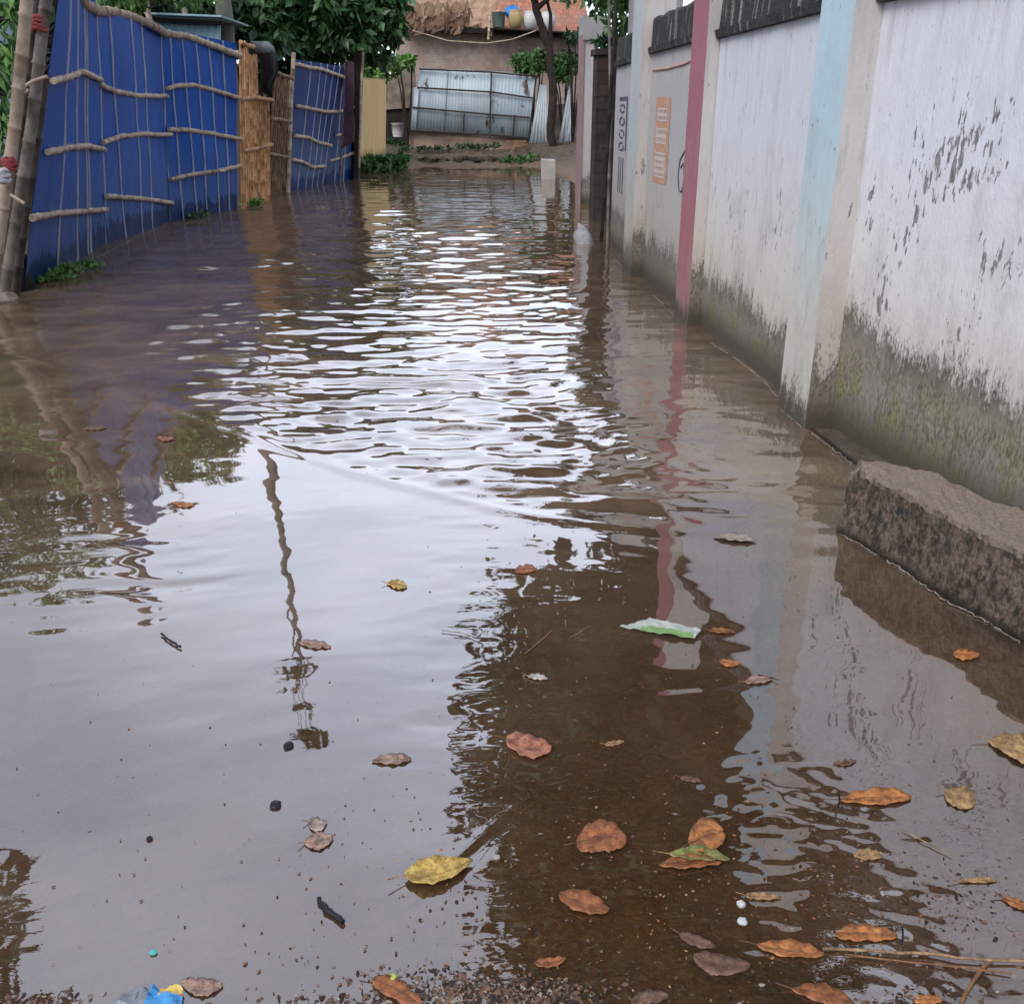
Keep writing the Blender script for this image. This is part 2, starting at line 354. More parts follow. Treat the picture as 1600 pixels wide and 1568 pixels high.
M['thatch'] = simple('dry_tan_thatch', (.22, .14, .10), (.52, .35, .24), 1.8, .9, .1, 6, .05)
M['leaf_dark'] = simple('dark_green_leaf', (.010, .030, .012), (.028, .070, .024), .9, .5, .4, b=0, island=True)
M['leaf_tree'] = simple('deep_green_leaf', (.014, .042, .016), (.045, .11, .035), 1.1, .45, .45, b=0, island=True)
M['leaf_mid'] = simple('mid_green_leaf', (.025, .075, .018), (.06, .14, .035), 1.2, .5, .4, b=0, island=True)
M['leaf_light'] = simple('light_green_leaf', (.05, .13, .025), (.11, .22, .05), 2, .5, .4, b=0, island=True)
M['bark'] = simple('grey_bark', (.16, .145, .13), (.30, .28, .25), (1), .9, .2)
M['bark_dark'] = simple('dark_bark', (.018, .014, .012), (.055, .042, .035), 6, .9, .2)
M['cement'] = simple('grey_cement', (.30, .30, .31), (.42, .42, .43), 3, .85)
M['white_pl'] = simple('dirty_white_plastic', (.48, .48, .5), (.66, .66, .67), 8, .5)
M['black_cloth'] = simple('black_tarpaulin', (.008, .008, .011), (.028, .028, .034), 5, .6, b=.02)
M['grey_cloth'] = simple('grey_sheeting', (.13, .14, .16), (.24, .25, .27), 5, .6, b=.02)
M['blue_pl'] = simple('bright_blue_plastic', (.01, .16, .55), (.03, .28, .72), 5, .5)
M['red_cloth'] = simple('faded_red_cloth', (.25, .04, .05), (.35, .10, .09), 15)
M['stone'] = simple('pale_stone', (.22, .19, .17), (.38, .34, .31), 8)
def flat(name, c, rough=.6): return simple(name, tuple(k*.85 for k in c), c, 20, rough, b=.001)

# ------------------------------------------------------------------ ground and water
def softline(pts, X, Y, far=1e9):
    """signed distance (positive on the far side) to a polyline ordered by X"""
    px = np.array([p[0] for p in pts]); py = np.array([p[1] for p in pts]); gx = np.arange(-9, 7, .01); gy = np.interp(gx, px, py)
    k = np.exp(-(np.arange(-22, 23)/10.)**2); gy = np.convolve(np.pad(gy, 22, 'edge'), k/k.sum(), 'valid'); return Y-np.interp(X, gx, gy)
def vnoise(X, Y, seed=0):
    """smooth value noise"""
    g = np.random.default_rng(seed); T = g.random((256, 256))
    xi = np.floor(X).astype(int); yi = np.floor(Y).astype(int); fx = X-xi; fy = Y-yi
    fx = fx*fx*fx*(fx*(fx*6-15)+10); fy = fy*fy*fy*(fy*(fy*6-15)+10)
    a = T[xi % 256, yi % 256]; b = T[(xi+1) % 256, yi % 256]; c = T[xi % 256, (yi+1) % 256]; d = T[(xi+1) % 256, (yi+1) % 256]
    return (a*(1-fx)+b*fx)*(1-fy)+(c*(1-fx)+d*fx)*fy-.5
def ss(x, a, b):
    t = np.clip((x-a)/(b-a), 0, 1); return t*t*(3-2*t)
def ground_z(X, Y):
    z = -.035-.16*ss(Y, 1.6, 5.5)
    z += (.02*vnoise(X*1.3, Y*1.3, 3)+.008*vnoise(X*6, Y*6, 4))*1.
    z += .030*ss(X, -.25, .45)*ss(-Y, -2.2, -1.45)+.012*vnoise(X*14, Y*14, 61)*ss(-Y, -2.4, -1.6)
    left = -4.15-.35*np.sin(np.clip((Y-8)/16, 0, 1)*math.pi)+1.75*ss(Y, 15, 26)
    z = z+ss(left-X, .0, .5)*.24*(1-.0)+ss(X-2.45, .0, .5)*.26
    shore = 29.6+1.2*vnoise(X*.5, Y*0+3, 6)-1.5*ss(-X, 1.4, 2.4)
    z = z+ss(Y-shore, -2.5, 0)*.19+.055*np.clip(Y-shore, 0, 8)+(.10*vnoise(X*1.7, Y*1.7, 8)+.10*vnoise(X*4, Y*4, 9)+.05*vnoise(X*11, Y*11, 19))*ss(Y-shore, -.8, .8)
    z = z+.30*np.exp(-((X+2.2)**2/.5+(Y-30.3)**2/1.5))                  # weedy bank by the yellow wall
    return z
def grid(name, xs, ys, zf, mat, smooth=True):
    X, Y = np.meshgrid(xs, ys); Z = zf(X, Y); nx, ny = len(xs), len(ys)
    me = bpy.data.meshes.new(name); co = np.stack([X, Y, Z], 2).reshape(-1, 3).astype(np.float32)
    me.vertices.add(nx*ny); me.vertices.foreach_set('co', co.ravel())
    i = np.arange(nx-1)[None, :]+np.arange(ny-1)[:, None]*nx
    q = np.stack([i, i+1, i+1+nx, i+nx], 2).reshape(-1).astype(np.int32); nf = (nx-1)*(ny-1)
    me.loops.add(nf*4); me.loops.foreach_set('vertex_index', q); me.polygons.add(nf)
    me.polygons.foreach_set('loop_start', np.arange(nf, dtype=np.int32)*4); me.polygons.foreach_set('loop_total', np.full(nf, 4, np.int32))
    me.polygons.foreach_set('use_smooth', np.ones(nf, bool)); me.update(calc_edges=True); me.materials.append(mat)
    o = bpy.data.objects.new(name, me); COL.objects.link(o); return o, me, X, Y, Z
def m_ground():
    m = Mat('muddy_lane_bed', .75, .35); z = m.xyz()[2]
    a = m.noise((7, 7, 7), 6, .65); s = m.noise((70, 70, 70), 3, .7); sp = m.noise((120, 120, 120), 2, .5, (5, 5, 5))
    c = m.mix(m.rng(a, .35, .65), (.15, .095, .055), (.22, .14, .085)); c = m.mix(m.rng(s, .4, .7, 0, .6), c, (.07, .045, .03))
    c = m.mix(m.rng(m.noise((24, 30, 20), 5, .7, (2, 2, 2), 1.), .50, .64, 0, .7), c, (.30, .22, .155)); c = m.mix(m.rng(sp, .66, .74), c, (.42, .34, .26))
    c = m.mix(m.rng(z, .0, .25, 0, .85), c, m.mix(m.rng(a, .35, .65), (.035, .035, .02), m.mix(s, (.06, .05, .035), (.19, .14, .10))))
    m.col(c); m.bump(m.math('ADD', a, s), .012); return m.m
xs = np.concatenate([np.linspace(-300, -9, 14)[:-1], np.linspace(-9, -2.2, 60)[:-1], np.linspace(-2.2, 3.2, 180)[:-1], np.linspace(3.2, 9, 40)[:-1], np.linspace(9, 300, 14)])
ys = np.concatenate([np.linspace(-60, .2, 12)[:-1], np.linspace(.2, 4, 150)[:-1], np.linspace(4, 28, 130)[:-1], np.linspace(28, 40, 110)[:-1], np.linspace(40, 900, 24)])
g, _, _, _, _ = grid('ground', xs, ys, ground_z, m_ground()); tag(g, kind='structure')

WAKE = [(-8, 8.6), *[tuple(at(x, y)[:2]) for x, y in ((60, 560), (170, 605), (300, 645), (500, 722), (660, 765), (800, 800), (1000, 824), (1300, 838))], (3.2, 3.2)]
WK2 = [(-1.5, .9), *[tuple(at(x, y)[:2]) for x, y in ((640, 1175), (740, 1112), (860, 1103), (1050, 1085), (1250, 1072), (1400, 1045), (1490, 1022))], (2.2, 2.3)]
WK3 = [(-.35, 1.36), *[tuple(at(x, y)[:2]) for x, y in ((690, 1370), (760, 1290), (860, 1226))], (.35, 1.98)]
def water_h(X, Y):
    # gently bent coordinates, so that no wave front runs dead straight
    Xw = X+.25*vnoise(X*.7, Y*.7, 20)+.06*vnoise(X*3, Y*3, 21); Yw = Y+.30*vnoise(X*.6+9, Y*.6, 22)+.10*vnoise(X*2.2, Y*2.2, 23)
    d = softline(WAKE, X, Y)
    far = ss(d, -.02, .16)
    reach = 1-.62*ss(Y, 10, 20)                                  # the ripples die out up the lane
    lf = 1-.80*ss(-X-.28*Y+.15, 0, .9)*ss(Y, 2.9, 3.9)           # and under the blue fence
    wallw = 1-.45*ss(X, .7, 1.4)
    A = far*reach*lf*wallw
    h = 0*X
    patch = .55+1.3*np.clip(vnoise(X*.9+3, Y*.55, 30)+.35, 0, 1)
    def wave(lx, ly, ph, seed, amp):
        n = vnoise(Xw/lx+ph, Yw/ly, seed); return amp*n
    # short crested ripples: longer across the lane than along it
    w = wave(.17, .085, 0, 31, .0125)+wave(.09, .045, 3, 32, .0058)+wave(.34, .16, 5, 33, .0210)
    w2 = wave(.28, .17, 1, 34, .014)+wave(.50, .28, 2, 35, .020)
    h += A*patch*(w*(1-.6*ss(Y, 7, 13))+w2*ss(Y, 5, 10)*.8)
    # band of broken reflections on the left
    band = np.exp(-((Y-3.35-.1*X)**2)/.20)*ss(-X, .45, .9)
    h += (band*.9)*(wave(.26, .085, 7, 36, .0042)+wave(.11, .045, 4, 37, .0014))
    # the pool nearer the viewer is almost still
    h += (1-far)*1.15*(wave(.50, .30, 2, 38, .0030)+wave(.20, .09, 6, 39, .0009)+wave(.08, .035, 5, 46, .00018))
    h += (1-A)*wave(.22, .10, 9, 40, .0012)*ss(Y, 4, 7)
    colm = np.exp(-((X+.05-.01*Y)**2)/.03)*ss(Y, 1.3, 2.0)*(1-far)
    h += colm*(wave(.14, .055, 2, 41, .0019)+wave(.06, .026, 2, 47, .0005))
    h += ss(X, .55, .9)*(1-far)*ss(Y, 1.9, 2.3)*(wave(.16, .07, 3, 48, .0012)+wave(.5, .25, 3, 50, .004))
    # wakes: low broken crests
    brk = .25+1.2*np.clip(vnoise(X*2.2, Y*0+5, 42)+.35, 0, 1)
    h += (.0030*np.exp(-(d/.045)**2)-.0012*np.exp(-((d+.10)/.06)**2))*brk
    d2 = softline(WK2, X, Y); on2 = ss(X, -.22, .05)*(1-ss(X, 1.15, 1.45))*(.05+1.6*np.clip(vnoise(X*4, Y*0+2, 49)+.25, 0, 1)**1.5)
    h += on2*(.0012*np.exp(-(d2/.016)**2)-.0005*np.exp(-((d2-.035)/.025)**2))
    d3 = softline(WK3, X, Y); on3 = ss(X, -.18, -.05)*(1-ss(X, .1, .2))
    h += on3*(.0010*np.exp(-(d3/.016)**2)-.0008*np.exp(-((d3+.035)/.022)**2))
    # wind-roughened patch low on the right
    pr = np.exp(-(((X-.60)/.38)**2+((Y-1.80)/.17)**2))+.6*np.exp(-(((X-.95)/.35)**2+((Y-1.66)/.13)**2))
    h += np.clip(pr, 0, 1)*(wave(.040, .019, 2, 43, .0030)+wave(.075, .034, 2, 44, .0026))
    lo = ss(-Y, -1.75, -1.3)*ss(X, -.2, .2)
    h += lo*(1+1.2*ss(X, .3, .6))*(wave(.07, .035, 2, 45, .0009)+wave(.035, .02, 5, 51, .0006))
    h += ss(X, .5, .8)*ss(-Y, -2.3, -1.9)*wave(.09, .04, 8, 52, .0020)*np.clip(.4+vnoise(X*3, Y*3, 53), 0, 1)
    return h
def m_water():
    m = Mat('muddy_floodwater', .9, 0); t = m.t
    out = t.nodes['Material Output']; t.nodes.remove(m.b)
    at_ = m.n('Attribute', attribute_name='depth'); dep = at_.outputs['Fac']
    f1 = m.noise((18, 40, 1), 3, .6); f2 = m.noise((60, 130, 1), 2, .5)
    # the finest ripples, weaker near the viewer's calm pool
    q = m.n('Bump'); q.inputs['Distance'].default_value = .0002; q.inputs['Strength'].default_value = .2
    m.l(m.math('ADD', f1, m.math('MULTIPLY', f2, .25)), q.inputs['Height']); nrm = q.outputs[0]
    lw = m.n('LayerWeight'); lw.inputs['Blend'].default_value = .5; m.l(nrm, lw.inputs['Normal'])
    c1 = m.math('POWER', lw.outputs['Facing'], 3.2)
    fr = m.math('MULTIPLY_ADD', c1, .56, WF0)
    # fence reflection weakened and blurred in the shader along the blue fence
    wx = m.xyz(); dulling = m.math('MULTIPLY', m.rng(m.math('ADD', wx[0], m.math('MULTIPLY', wx[1], .10)), -.1, -1.3), m.rng(wx[1], 4.2, 6.5))
    fr = m.math('MULTIPLY', fr, m.math('MULTIPLY_ADD', dulling, -.40, 1.))
    gl = m.n('BsdfGlossy'); m.put(gl.inputs['Roughness'], m.math('MULTIPLY_ADD', dulling, .12, .006)); gl.inputs['Color'].default_value = (1, 1, 1, 1); m.l(nrm, gl.inputs['Normal'])
    df = m.n('BsdfDiffuse')
    mud = m.mix(m.rng(m.noise((1.6, 2.2, 1), 6, .65, (0, 0, 0), .6), .34, .66), (.105, .066, .042), (.225, .150, .098))
    m.put(df.inputs['Color'], mud)
    tr = m.n('BsdfTransparent'); tr.inputs['Color'].default_value = (.74, .60, .46, 1)
    turb = m.math('MULTIPLY', m.rng(dep, .0, .14, .10, .97), m.rng(m.noise((3, 4, 1), 5, .65, (3, 1, 0), 1.), .3, .65, .72, 1.))
    ms = m.n('MixShader'); m.put(ms.inputs[0], turb); m.l(tr.outputs[0], ms.inputs[1]); m.l(df.outputs[0], ms.inputs[2])
    m2 = m.n('MixShader'); m.put(m2.inputs[0], fr); m.l(ms.outputs[0], m2.inputs[1]); m.l(gl.outputs[0], m2.inputs[2])
    m.l(m2.outputs[0], out.inputs['Surface']); return m.m
WF0 = .25
ysw = [.45]
while ysw[-1] < 36: ysw.append(ysw[-1]+max(.0065, .0046*ysw[-1]))
xsw = np.concatenate([np.linspace(-9, -3.2, 100)[:-1], np.linspace(-3.2, 2.3, 520)[:-1], np.linspace(2.3, 6, 30)])
wt, wme, X, Y, Z = grid('water', xsw, np.array(ysw), water_h, m_water()); tag(wt, kind='structure')
at_ = wme.attributes.new('depth', 'FLOAT', 'POINT'); at_.data.foreach_set('value', np.clip(-ground_z(X, Y), 0, 1).astype(np.float32).ravel())

# ------------------------------------------------------------------ right boundary wall
wall = thing('boundary_wall', 'long whitewashed wall with peeling paint, coloured pillars and black coping along the right side', 'wall', (1.95, 7, 0))
def slab(x0, y0, x1, y1, z0, z1, th, name, mat, parent, label=None, bevel=.0, nz=1, rag=0.):
    """upright slab: road face runs (x0,y0)-(x1,y1), thickness th away from the lane"""
    m = MB(); m.prism([(x0, y0, z0), (x1, y1, z0), (x1, y1, z1), (x0, y0, z1)], (th, 0, 0)); return obj(name, m, mat, parent, label=label, bevel=bevel)
PA = [(2.62, -1.5), (1.895, 4.60)]
slab(*PA[0], *PA[1], -.4, 1.94, .22, 'panel', M['panel_a'], wall, 'nearest panel, lilac white with black peeled flakes and mossy foot')
slab(1.885, 5.0, 1.845, 7.12, -.4, 1.96, .22, 'panel', M['panel_b'], wall, 'white panel between the pale blue and the pink pillar')
slab(1.86, 7.55, 1.84, 9.50, -.4, 1.985, .22, 'panel', M['panel_c'], wall, 'grey white panel with a faded orange notice')
slab(1.87, 9.95, 1.90, 11.85, -.4, 1.97, .22, 'panel', M['panel_d'], wall, 'farthest panel with dark blue lettering')
def pillar(xf, y0, y1, depth, mat, ret, label, ztop=3.0):
    m = MB(); x1 = xf+depth
    v = [(xf, y0, -.4), (xf-.005, y1, -.4), (x1, y1, -.4), (x1, y0, -.4)]; v += [(a, b, ztop) for a, b, c in v]
    m.add(v, [(1, 0, 4, 5)], 0); m.add(v, [(0, 3, 7, 4), (2, 1, 5, 6), (3, 2, 6, 7), (4, 7, 6, 5), (0, 1, 2, 3)], 1)
    return obj('pillar', m, [mat, ret], wall, label=label)
pillar(1.77, 4.58, 4.99, .30, M['blue_pillar'], M['cream_return'], 'pale blue pillar turning cream towards its foot')
pillar(1.755, 7.13, 7.56, .30, M['pink_pillar'], M['cream_return'], 'dusky pink pillar')
pillar(1.74, 9.50, 9.96, .30, M['white_pillar'], M['cream_return'], 'slim pale grey blue pillar')
def coping(x0, y0, x1, y1, zb, h=.30):
    m = MB(); prof = [(-.035, 0), (-.045, .05), (-.01, .055), (.0, h-.03), (.03, h), (.22, h), (.26, 0)]
    n = 14; pts = []
    for i in range(n+1):
        t = i/n; x = x0+(x1-x0)*t; y = y0+(y1-y0)*t
        for a, b in prof: pts.append((x+a+random.uniform(-.006, .006), y, zb+b+(random.uniform(-.012, .012) if b > .1 else 0)))
    k = len(prof); fs = [(i*k+j, i*k+(j+1) % k, (i+1)*k+(j+1) % k, (i+1)*k+j) for i in range(n) for j in range(k)]
    fs += [list(range(k))[::-1], [n*k+j for j in range(k)]]
    m.add(pts, fs); return obj('coping', m, M['coping'], wall)
coping(2.60, -1.4, 1.895, 4.575, 1.942); coping(1.885, 4.995, 1.845, 7.125, 1.962); coping(1.86, 7.565, 1.84, 9.495, 1.987); coping(1.87, 9.965, 1.90, 11.85, 1.972)
# painted notices (flat paint standing a hair proud of the panels)
orange = simple('faded_orange_paint', (.56, .28, .19), (.60, .40, .30), 14, .8); palep = simple('chalky_white_paint', (.62, .56, .53), (.66, .60, .57), 10, .8)
navy = simple('faded_navy_paint', (.06, .07, .13), (.14, .15, .22), 14, .8); pinkp = simple('faded_pink_paint', (.50, .33, .34), (.56, .42, .43), 10, .8)
def fx(Y, a, b): return a[0]+(b[0]-a[0])*(Y-a[1])/(b[1]-a[1])
def paint(mb, Y0, Y1, z0, z1, a, b, off=.003, mi=0, jag=0):
    n = 6; top = [(fx(Y0+(Y1-Y0)*i/n, a, b)-off, Y0+(Y1-Y0)*i/n, z1+random.uniform(-jag, jag)) for i in range(n+1)]
    bot = [(fx(Y0+(Y1-Y0)*i/n, a, b)-off, Y0+(Y1-Y0)*i/n, z0+random.uniform(-jag, jag)) for i in range(n+1)]
    mb.add(top+bot, [(i, i+1, n+2+i, n+1+i) for i in range(n)], mi)
def zc(px, py, X):                                      # where the sight line meets a plane X = const
    d = ray(px, py); p = CAM+d*(X/d.x); return p.y, p.z
ca, cb = (1.86, 7.55), (1.84, 9.50)
y0, z0 = zc(1026, 150, 1.847); y1, z1 = zc(1051, 285, 1.853)
yL, zT = zc(1027, 152, 1.847); yR, _ = zc(1050, 150, 1.853); _, zB = zc(1030, 285, 1.85)
nm = MB(); paint(nm, yR, yL, zB, zT, ca, cb, jag=.012); nt_ = obj('painted_notice', nm, orange, wall, label='faded orange notice with three pale lettered fields')
hgt = zT-zB; wd = yL-yR
fm = MB(); gm_ = MB()
for k, (a, b) in enumerate(((.72, .87), (.46, .64), (.06, .36))):
    paint(fm, yR+wd*.16, yR+wd*(.9), zB+hgt*a, zB+hgt*b, ca, cb, .005, jag=.004)
    rows = 2 if k < 2 else 4
    for r in range(rows):
        zz = zB+hgt*(a+(b-a)*(r+.5)/rows); y = yR+wd*.2; sz = hgt*(b-a)/rows*.52
        if k < 2: paint(gm_, y, yR+wd*.86, zz+sz*.42, zz+sz*.5, ca, cb, .007)             # head stroke joining the letters
        while y < yR+wd*.82:
            w_ = random.uniform(.03, .07)*wd*1.4
            for s_ in range(3):
                if random.random() < .7: paint(gm_, y+w_*.3*s_, y+w_*.3*s_+.008, zz-sz*.5*random.random(), zz+sz*.45, ca, cb, .007)
            if random.random() < .6: paint(gm_, y, y+w_*.8, zz-sz*.4, zz-sz*.28, ca, cb, .007)
            y += w_*1.25
obj('pale_field', fm, palep, nt_); obj('lettering', gm_, orange, nt_)
da, db = (1.87, 9.95), (1.90, 11.85)
yL, zT = zc(968, 152, 1.89); yR, _ = zc(981, 152, 1.88); _, zB = zc(965, 300, 1.885); hh = zT-zB; wd = yL-yR
dm = MB()
paint(dm, yR, yL, zT-hh*.04, zT, da, db); paint(dm, yR, yR+wd*.14, zB+hh*.45, zT, da, db, .0034)
for k in range(4):                                      # a column of big rounded letters
    zc_ = zT-hh*(.12+.13*k); yc = yR+wd*.6; r_ = hh*.05
    for q in range(14):
        if (q+k*3) % 7 == 0: continue
        a0 = q/14*2*math.pi; a1 = (q+1)/14*2*math.pi; pts = []
        for an, rr in ((a0, 1), (a1, 1), (a1, .6), (a0, .6)):
            yy = yc+math.cos(an)*wd*.34*rr; pts.append((fx(yy, da, db)-.004, yy, zc_+math.sin(an)*r_*rr))
        dm.add(pts, [(0, 1, 2, 3)])
for k in range(3): paint(dm, yR+wd*(.25+.25*k), yR+wd*(.33+.25*k), zB, zB+hh*.38, da, db, .0036)
obj('painted_lettering', dm, navy, wall, label='faded navy lettering painted down the farthest panel')
pm = MB(); paint(pm, yR-wd*.42, yR-wd*.12, zB+hh*.35, zT+.03, da, db, .003); obj('painted_stripe', pm, pinkp, wall)
sw = MB(); pts = [Vector((fx(y, ca, cb)-.004, y, z)) for y, z in (zc(1022, 110, 1.847), zc(1045, 107, 1.85), zc(1070, 100, 1.855), zc(1087, 92, 1.86))]
sw.tube(pts, .010, 5); obj('painted_stripe', sw, orange, wall)
# drawing of a loop on the panel
lp = MB(); lp.tube([Vector((fx(y, ca, cb)-.004, y, z)) for y, z in [zc(a, b, 1.857) for a, b in ((1071, 236), (1064, 250), (1061, 275), (1062, 298), (1066, 300), (1070, 280), (1069, 255), (1065, 262))]], .006, 5); obj('painted_scrawl', lp, navy, wall)

# ------------------------------------------------------------------ kerb and ledge at the foot of the wall
def rough_block(name, front, back, z0, z1, mat, label, cat, amp=.012, seed=1, nr=7):
    """front/back: lists of matching plan points; the cross-section is displaced so that nothing is straight"""
    t0 = MB(); n = len(front); ns_ = 30; rows = []
    def lerp_list(L_, t):
        k = min(int(t*(n-1)), n-2); f = t*(n-1)-k; return Vector((L_[k][0]*(1-f)+L_[k+1][0]*f, L_[k][1]*(1-f)+L_[k+1][1]*f, 0))
    ns_ = 90
    for i in range(ns_+1):
        t = i/ns_; a = lerp_list(front, t); b = lerp_list(back, t); d = (a-b).normalized(); ring = []
        endf = min(1, i/3.)
        for s in range(nr+1): ring.append(a*1.+Vector((0, 0, z0+(z1-z0-.015)*s/nr))+d*(.03*(1-s/nr)))
        ring.append(a-d*.018+Vector((0, 0, z1)))
        for s in (1, 2, 3, 4, 5): ring.append(a.lerp(b, s/5)+Vector((0, 0, z1+.002)))
        ring.append(b+Vector((0, 0, z0)))
        for j, p in enumerate(ring):
            q = mnoise.noise_vector(p*9+Vector((seed, 0, 0)))*amp+mnoise.noise_vector(p*32)*amp*.55+mnoise.noise_vector(p*2.5)*amp*.8
            if i < 4: q = q+Vector((0, (i-4)*.0, 0)); p = Vector((p.x, p.y, z0+(p.z-z0)*(.90+.1*endf)))
            ring[j] = p+q
        rows.append(ring)
    k = len(rows[0]); vs = [p for r in rows for p in r]
    fs = [(i*k+j, (i+1)*k+j, (i+1)*k+(j+1) % k, i*k+(j+1) % k) for i in range(ns_) for j in range(k)]
    fs += [list(range(k)), [ns_*k+j for j in range(k)][::-1]]
    t0.add(vs, fs, 0, False); o = obj(name, t0, mat, None, loc=(front[0][0], front[0][1], 0)); tag(o, label, cat); return o
def A2(x, y, z=0): p = at(x, y, z); return (p.x, p.y)
rough_block('concrete_kerb', [A2(1312, 828), A2(1403, 880), A2(1483, 931), A2(1597, 998), (1.95, 1.7), (2.3, .2)],
            [A2(1338, 721, .25), A2(1400, 727, .25), A2(1470, 750, .25), A2(1600, 803, .25), (2.10, 2.0), (2.45, .2)], -.12, .255, M['kerb'],
            'rough brown concrete kerb block at the foot of the nearest wall panel', 'kerb', .015)
rough_block('concrete_ledge', [A2(1262, 670), A2(1300, 698), A2(1340, 728)], [(1.90, 4.62), (1.94, 4.3), (1.99, 3.9)], -.12, .014, M['kerb'],
            'low wet concrete ledge running from the pale blue pillar to the kerb block', 'ledge', .006, 5)
# foam line where water meets the wall
foam = simple('pale_scum', (.20, .175, .15), (.38, .34, .30), 60, .7)
fo = MB()
for seg in ([(1110, 535), (1150, 560), (1190, 592), (1218, 622)], [(1222, 640), (1245, 660), (1262, 676)], [(1268, 676), (1300, 700), (1335, 727)], [(1310, 833), (1350, 854), (1403, 885), (1440, 912), (1483, 941), (1540, 969), (1598, 1005)], [(960, 405), (985, 428)], [(1020, 460), (1055, 495)], [(150, 403), (200, 377), (262, 350)], [(42, 459), (62, 452)]):
    pts = []
    for (a, b), (c, d) in zip(seg, seg[1:]):
        for i in range(14): t = i/14; p = at(a+(c-a)*t, b+(d-b)*t, .004); pts.append(p+Vector((random.uniform(-.008, .008), random.uniform(-.008, .008), 0)))
    fo.tube(pts, [random.uniform(.0008, .0032) for _ in pts], 5)
tag(obj('scum_line', fo, foam), 'thin pale line of scum where the water meets the walls and kerb', 'scum', kind='stuff')

# ------------------------------------------------------------------ gate piers beyond the wall
def slabp(name, label, cat, pts, Y0, thick, mat, group=None):  # outline seen in the lane, at its own distance and thickness
    m = MB(); m.prism([P(x, y, Y0) for x, y in pts], (0, thick, 0)); c = P(*pts[0], Y0); o = obj(name, m, mat, None, loc=(c.x, c.y, 0)); tag(o, label, cat, group); return o
bp = thing('brick_pier', 'dark sooty brick gate pier with weeds growing on top', 'pier', (2.25, 14.6, 0))
m = MB()
q0 = at(925, 336); m.box((q0.x+.10, 14.9, .95), (.42, .45, 2.6)); m.box((q0.x+.10, 14.9, 2.28), (.50, .52, .08)); obj('shaft', m, M['brick_dark'], bp)
obj('weeds', leaves([(q0.x+.15, 14.9, 2.42, .3, .3, .12)], 260, .10, 4, 0.0), M['leaf_dark'], bp)
pl = MB(); c0 = at(957, 392)
pl.bamboo([P(938, 400, 12.3), P(953, 170, 12.3), P(960, 60, 12.3), P(966, -60, 12.3)], .024, .5); o = obj('gate_pole', pl, M['dark_void'], None, loc=(c0.x, 12.3, 0)); tag(o, 'thick black pole standing at the end of the whitewashed wall', 'pole')
pl = MB(); pl.bamboo([P(949, 385, 12.7), P(954, 170, 12.7), P(952, 40, 12.7), P(951, -60, 12.7)], .018, .4); o = obj('gate_pole', pl, M['bamboo_grey'], None, loc=(c0.x-.1, 12.7, 0)); tag(o, 'thin grey pole beside the thick black pole at the wall end', 'pole')
gp = thing('gate_pier', 'narrow white and pink painted pier just beyond the sooty brick pier', 'pier', (2.3, 17.4, 0))
g0 = at(903, 318)
m = MB(); m.box((g0.x+.12, 17.7, 1.15), (.20, .5, 2.9)); obj('shaft', m, paint_wall('stained_white_pier', (.55, .53, .57), (.5, .48, .48), 0, .5, 12, .2, .5), gp)
m = MB(); m.box((g0.x-.005, 17.62, 1.2), (.045, .4, 2.95)); obj('pink_edge', m, simple('dull_pink', (.30, .20, .20), (.36, .26, .26), 5), gp)
m = MB(); m.box((g0.x+.2, 17.7, 2.78), (.42, .6, .36)); obj('cap', m, M['cement'], gp)
# sack wedged at the pier foot
s = MB(); c = at(918, 376, .03)
for _ in range(1):
    rows = []; 
    for i in range(7):
        ph = i/6*math.pi; ring = []
        for k in range(12):
            a = 2*math.pi*k/12; rr = math.sin(ph)*(1+.18*math.sin(a*3+i))
            ring.append(Vector((c.x+.02+.11*rr*math.cos(a)-.018*i, c.y+.3*rr*math.sin(a)+.05*i, .0-math.cos(ph)*.17*(1+.3*math.cos(a)))))
        rows += ring
    s.add(rows, [(i*12+k, i*12+(k+1) % 12, (i+1)*12+(k+1) % 12, (i+1)*12+k) for i in range(6) for k in range(12)], 0, True)
tag(obj('white_sack', s, simple('soiled_white_sacking', (.24, .24, .24), (.42, .42, .43), 14, .8), None, loc=(c.x, c.y, 0)), 'dirty white plastic sack slumped in the water by the black gate pole', 'sack')
# grey block of a house and greenery above the wall
hb = thing('small_house', 'grey cement house corner showing above the black coping', 'house', (2.9, 13.2, 0))
m = MB(); a = P(1013, 30, 12.4); b = P(1066, 28, 12.4); m.box(((a.x+b.x)/2, 13.1, 2.2), (b.x-a.x, 1.4, 4.4)); obj('wall', m, M['cement'], hb)
m = MB(); m.box(((a.x+b.x)/2, 13.1, 4.46), (b.x-a.x+.3, 1.7, .1)); obj('roof', m, M['coping'], hb)
tree('leafy_shrub', 'leafy shrub rising behind the wall between the black pole and the slim pillar', (2.75, 14.5, 0), [(2.75, 14.5, 0), (2.7, 14.5, 1.5), (2.65, 14.4, 2.8)], .06, .03,
     [(P(972, 25, 14.4).x, 14.4, 3.0, .33, .5, .55), (P(985, 0, 14.4).x, 14.8, 3.5, .5, .5, .6), (P(945, 20, 16).x, 16.2, 3.2, .4, .5, .45)], 1500, .15, M['leaf_mid'], M['bark_dark'], 8)

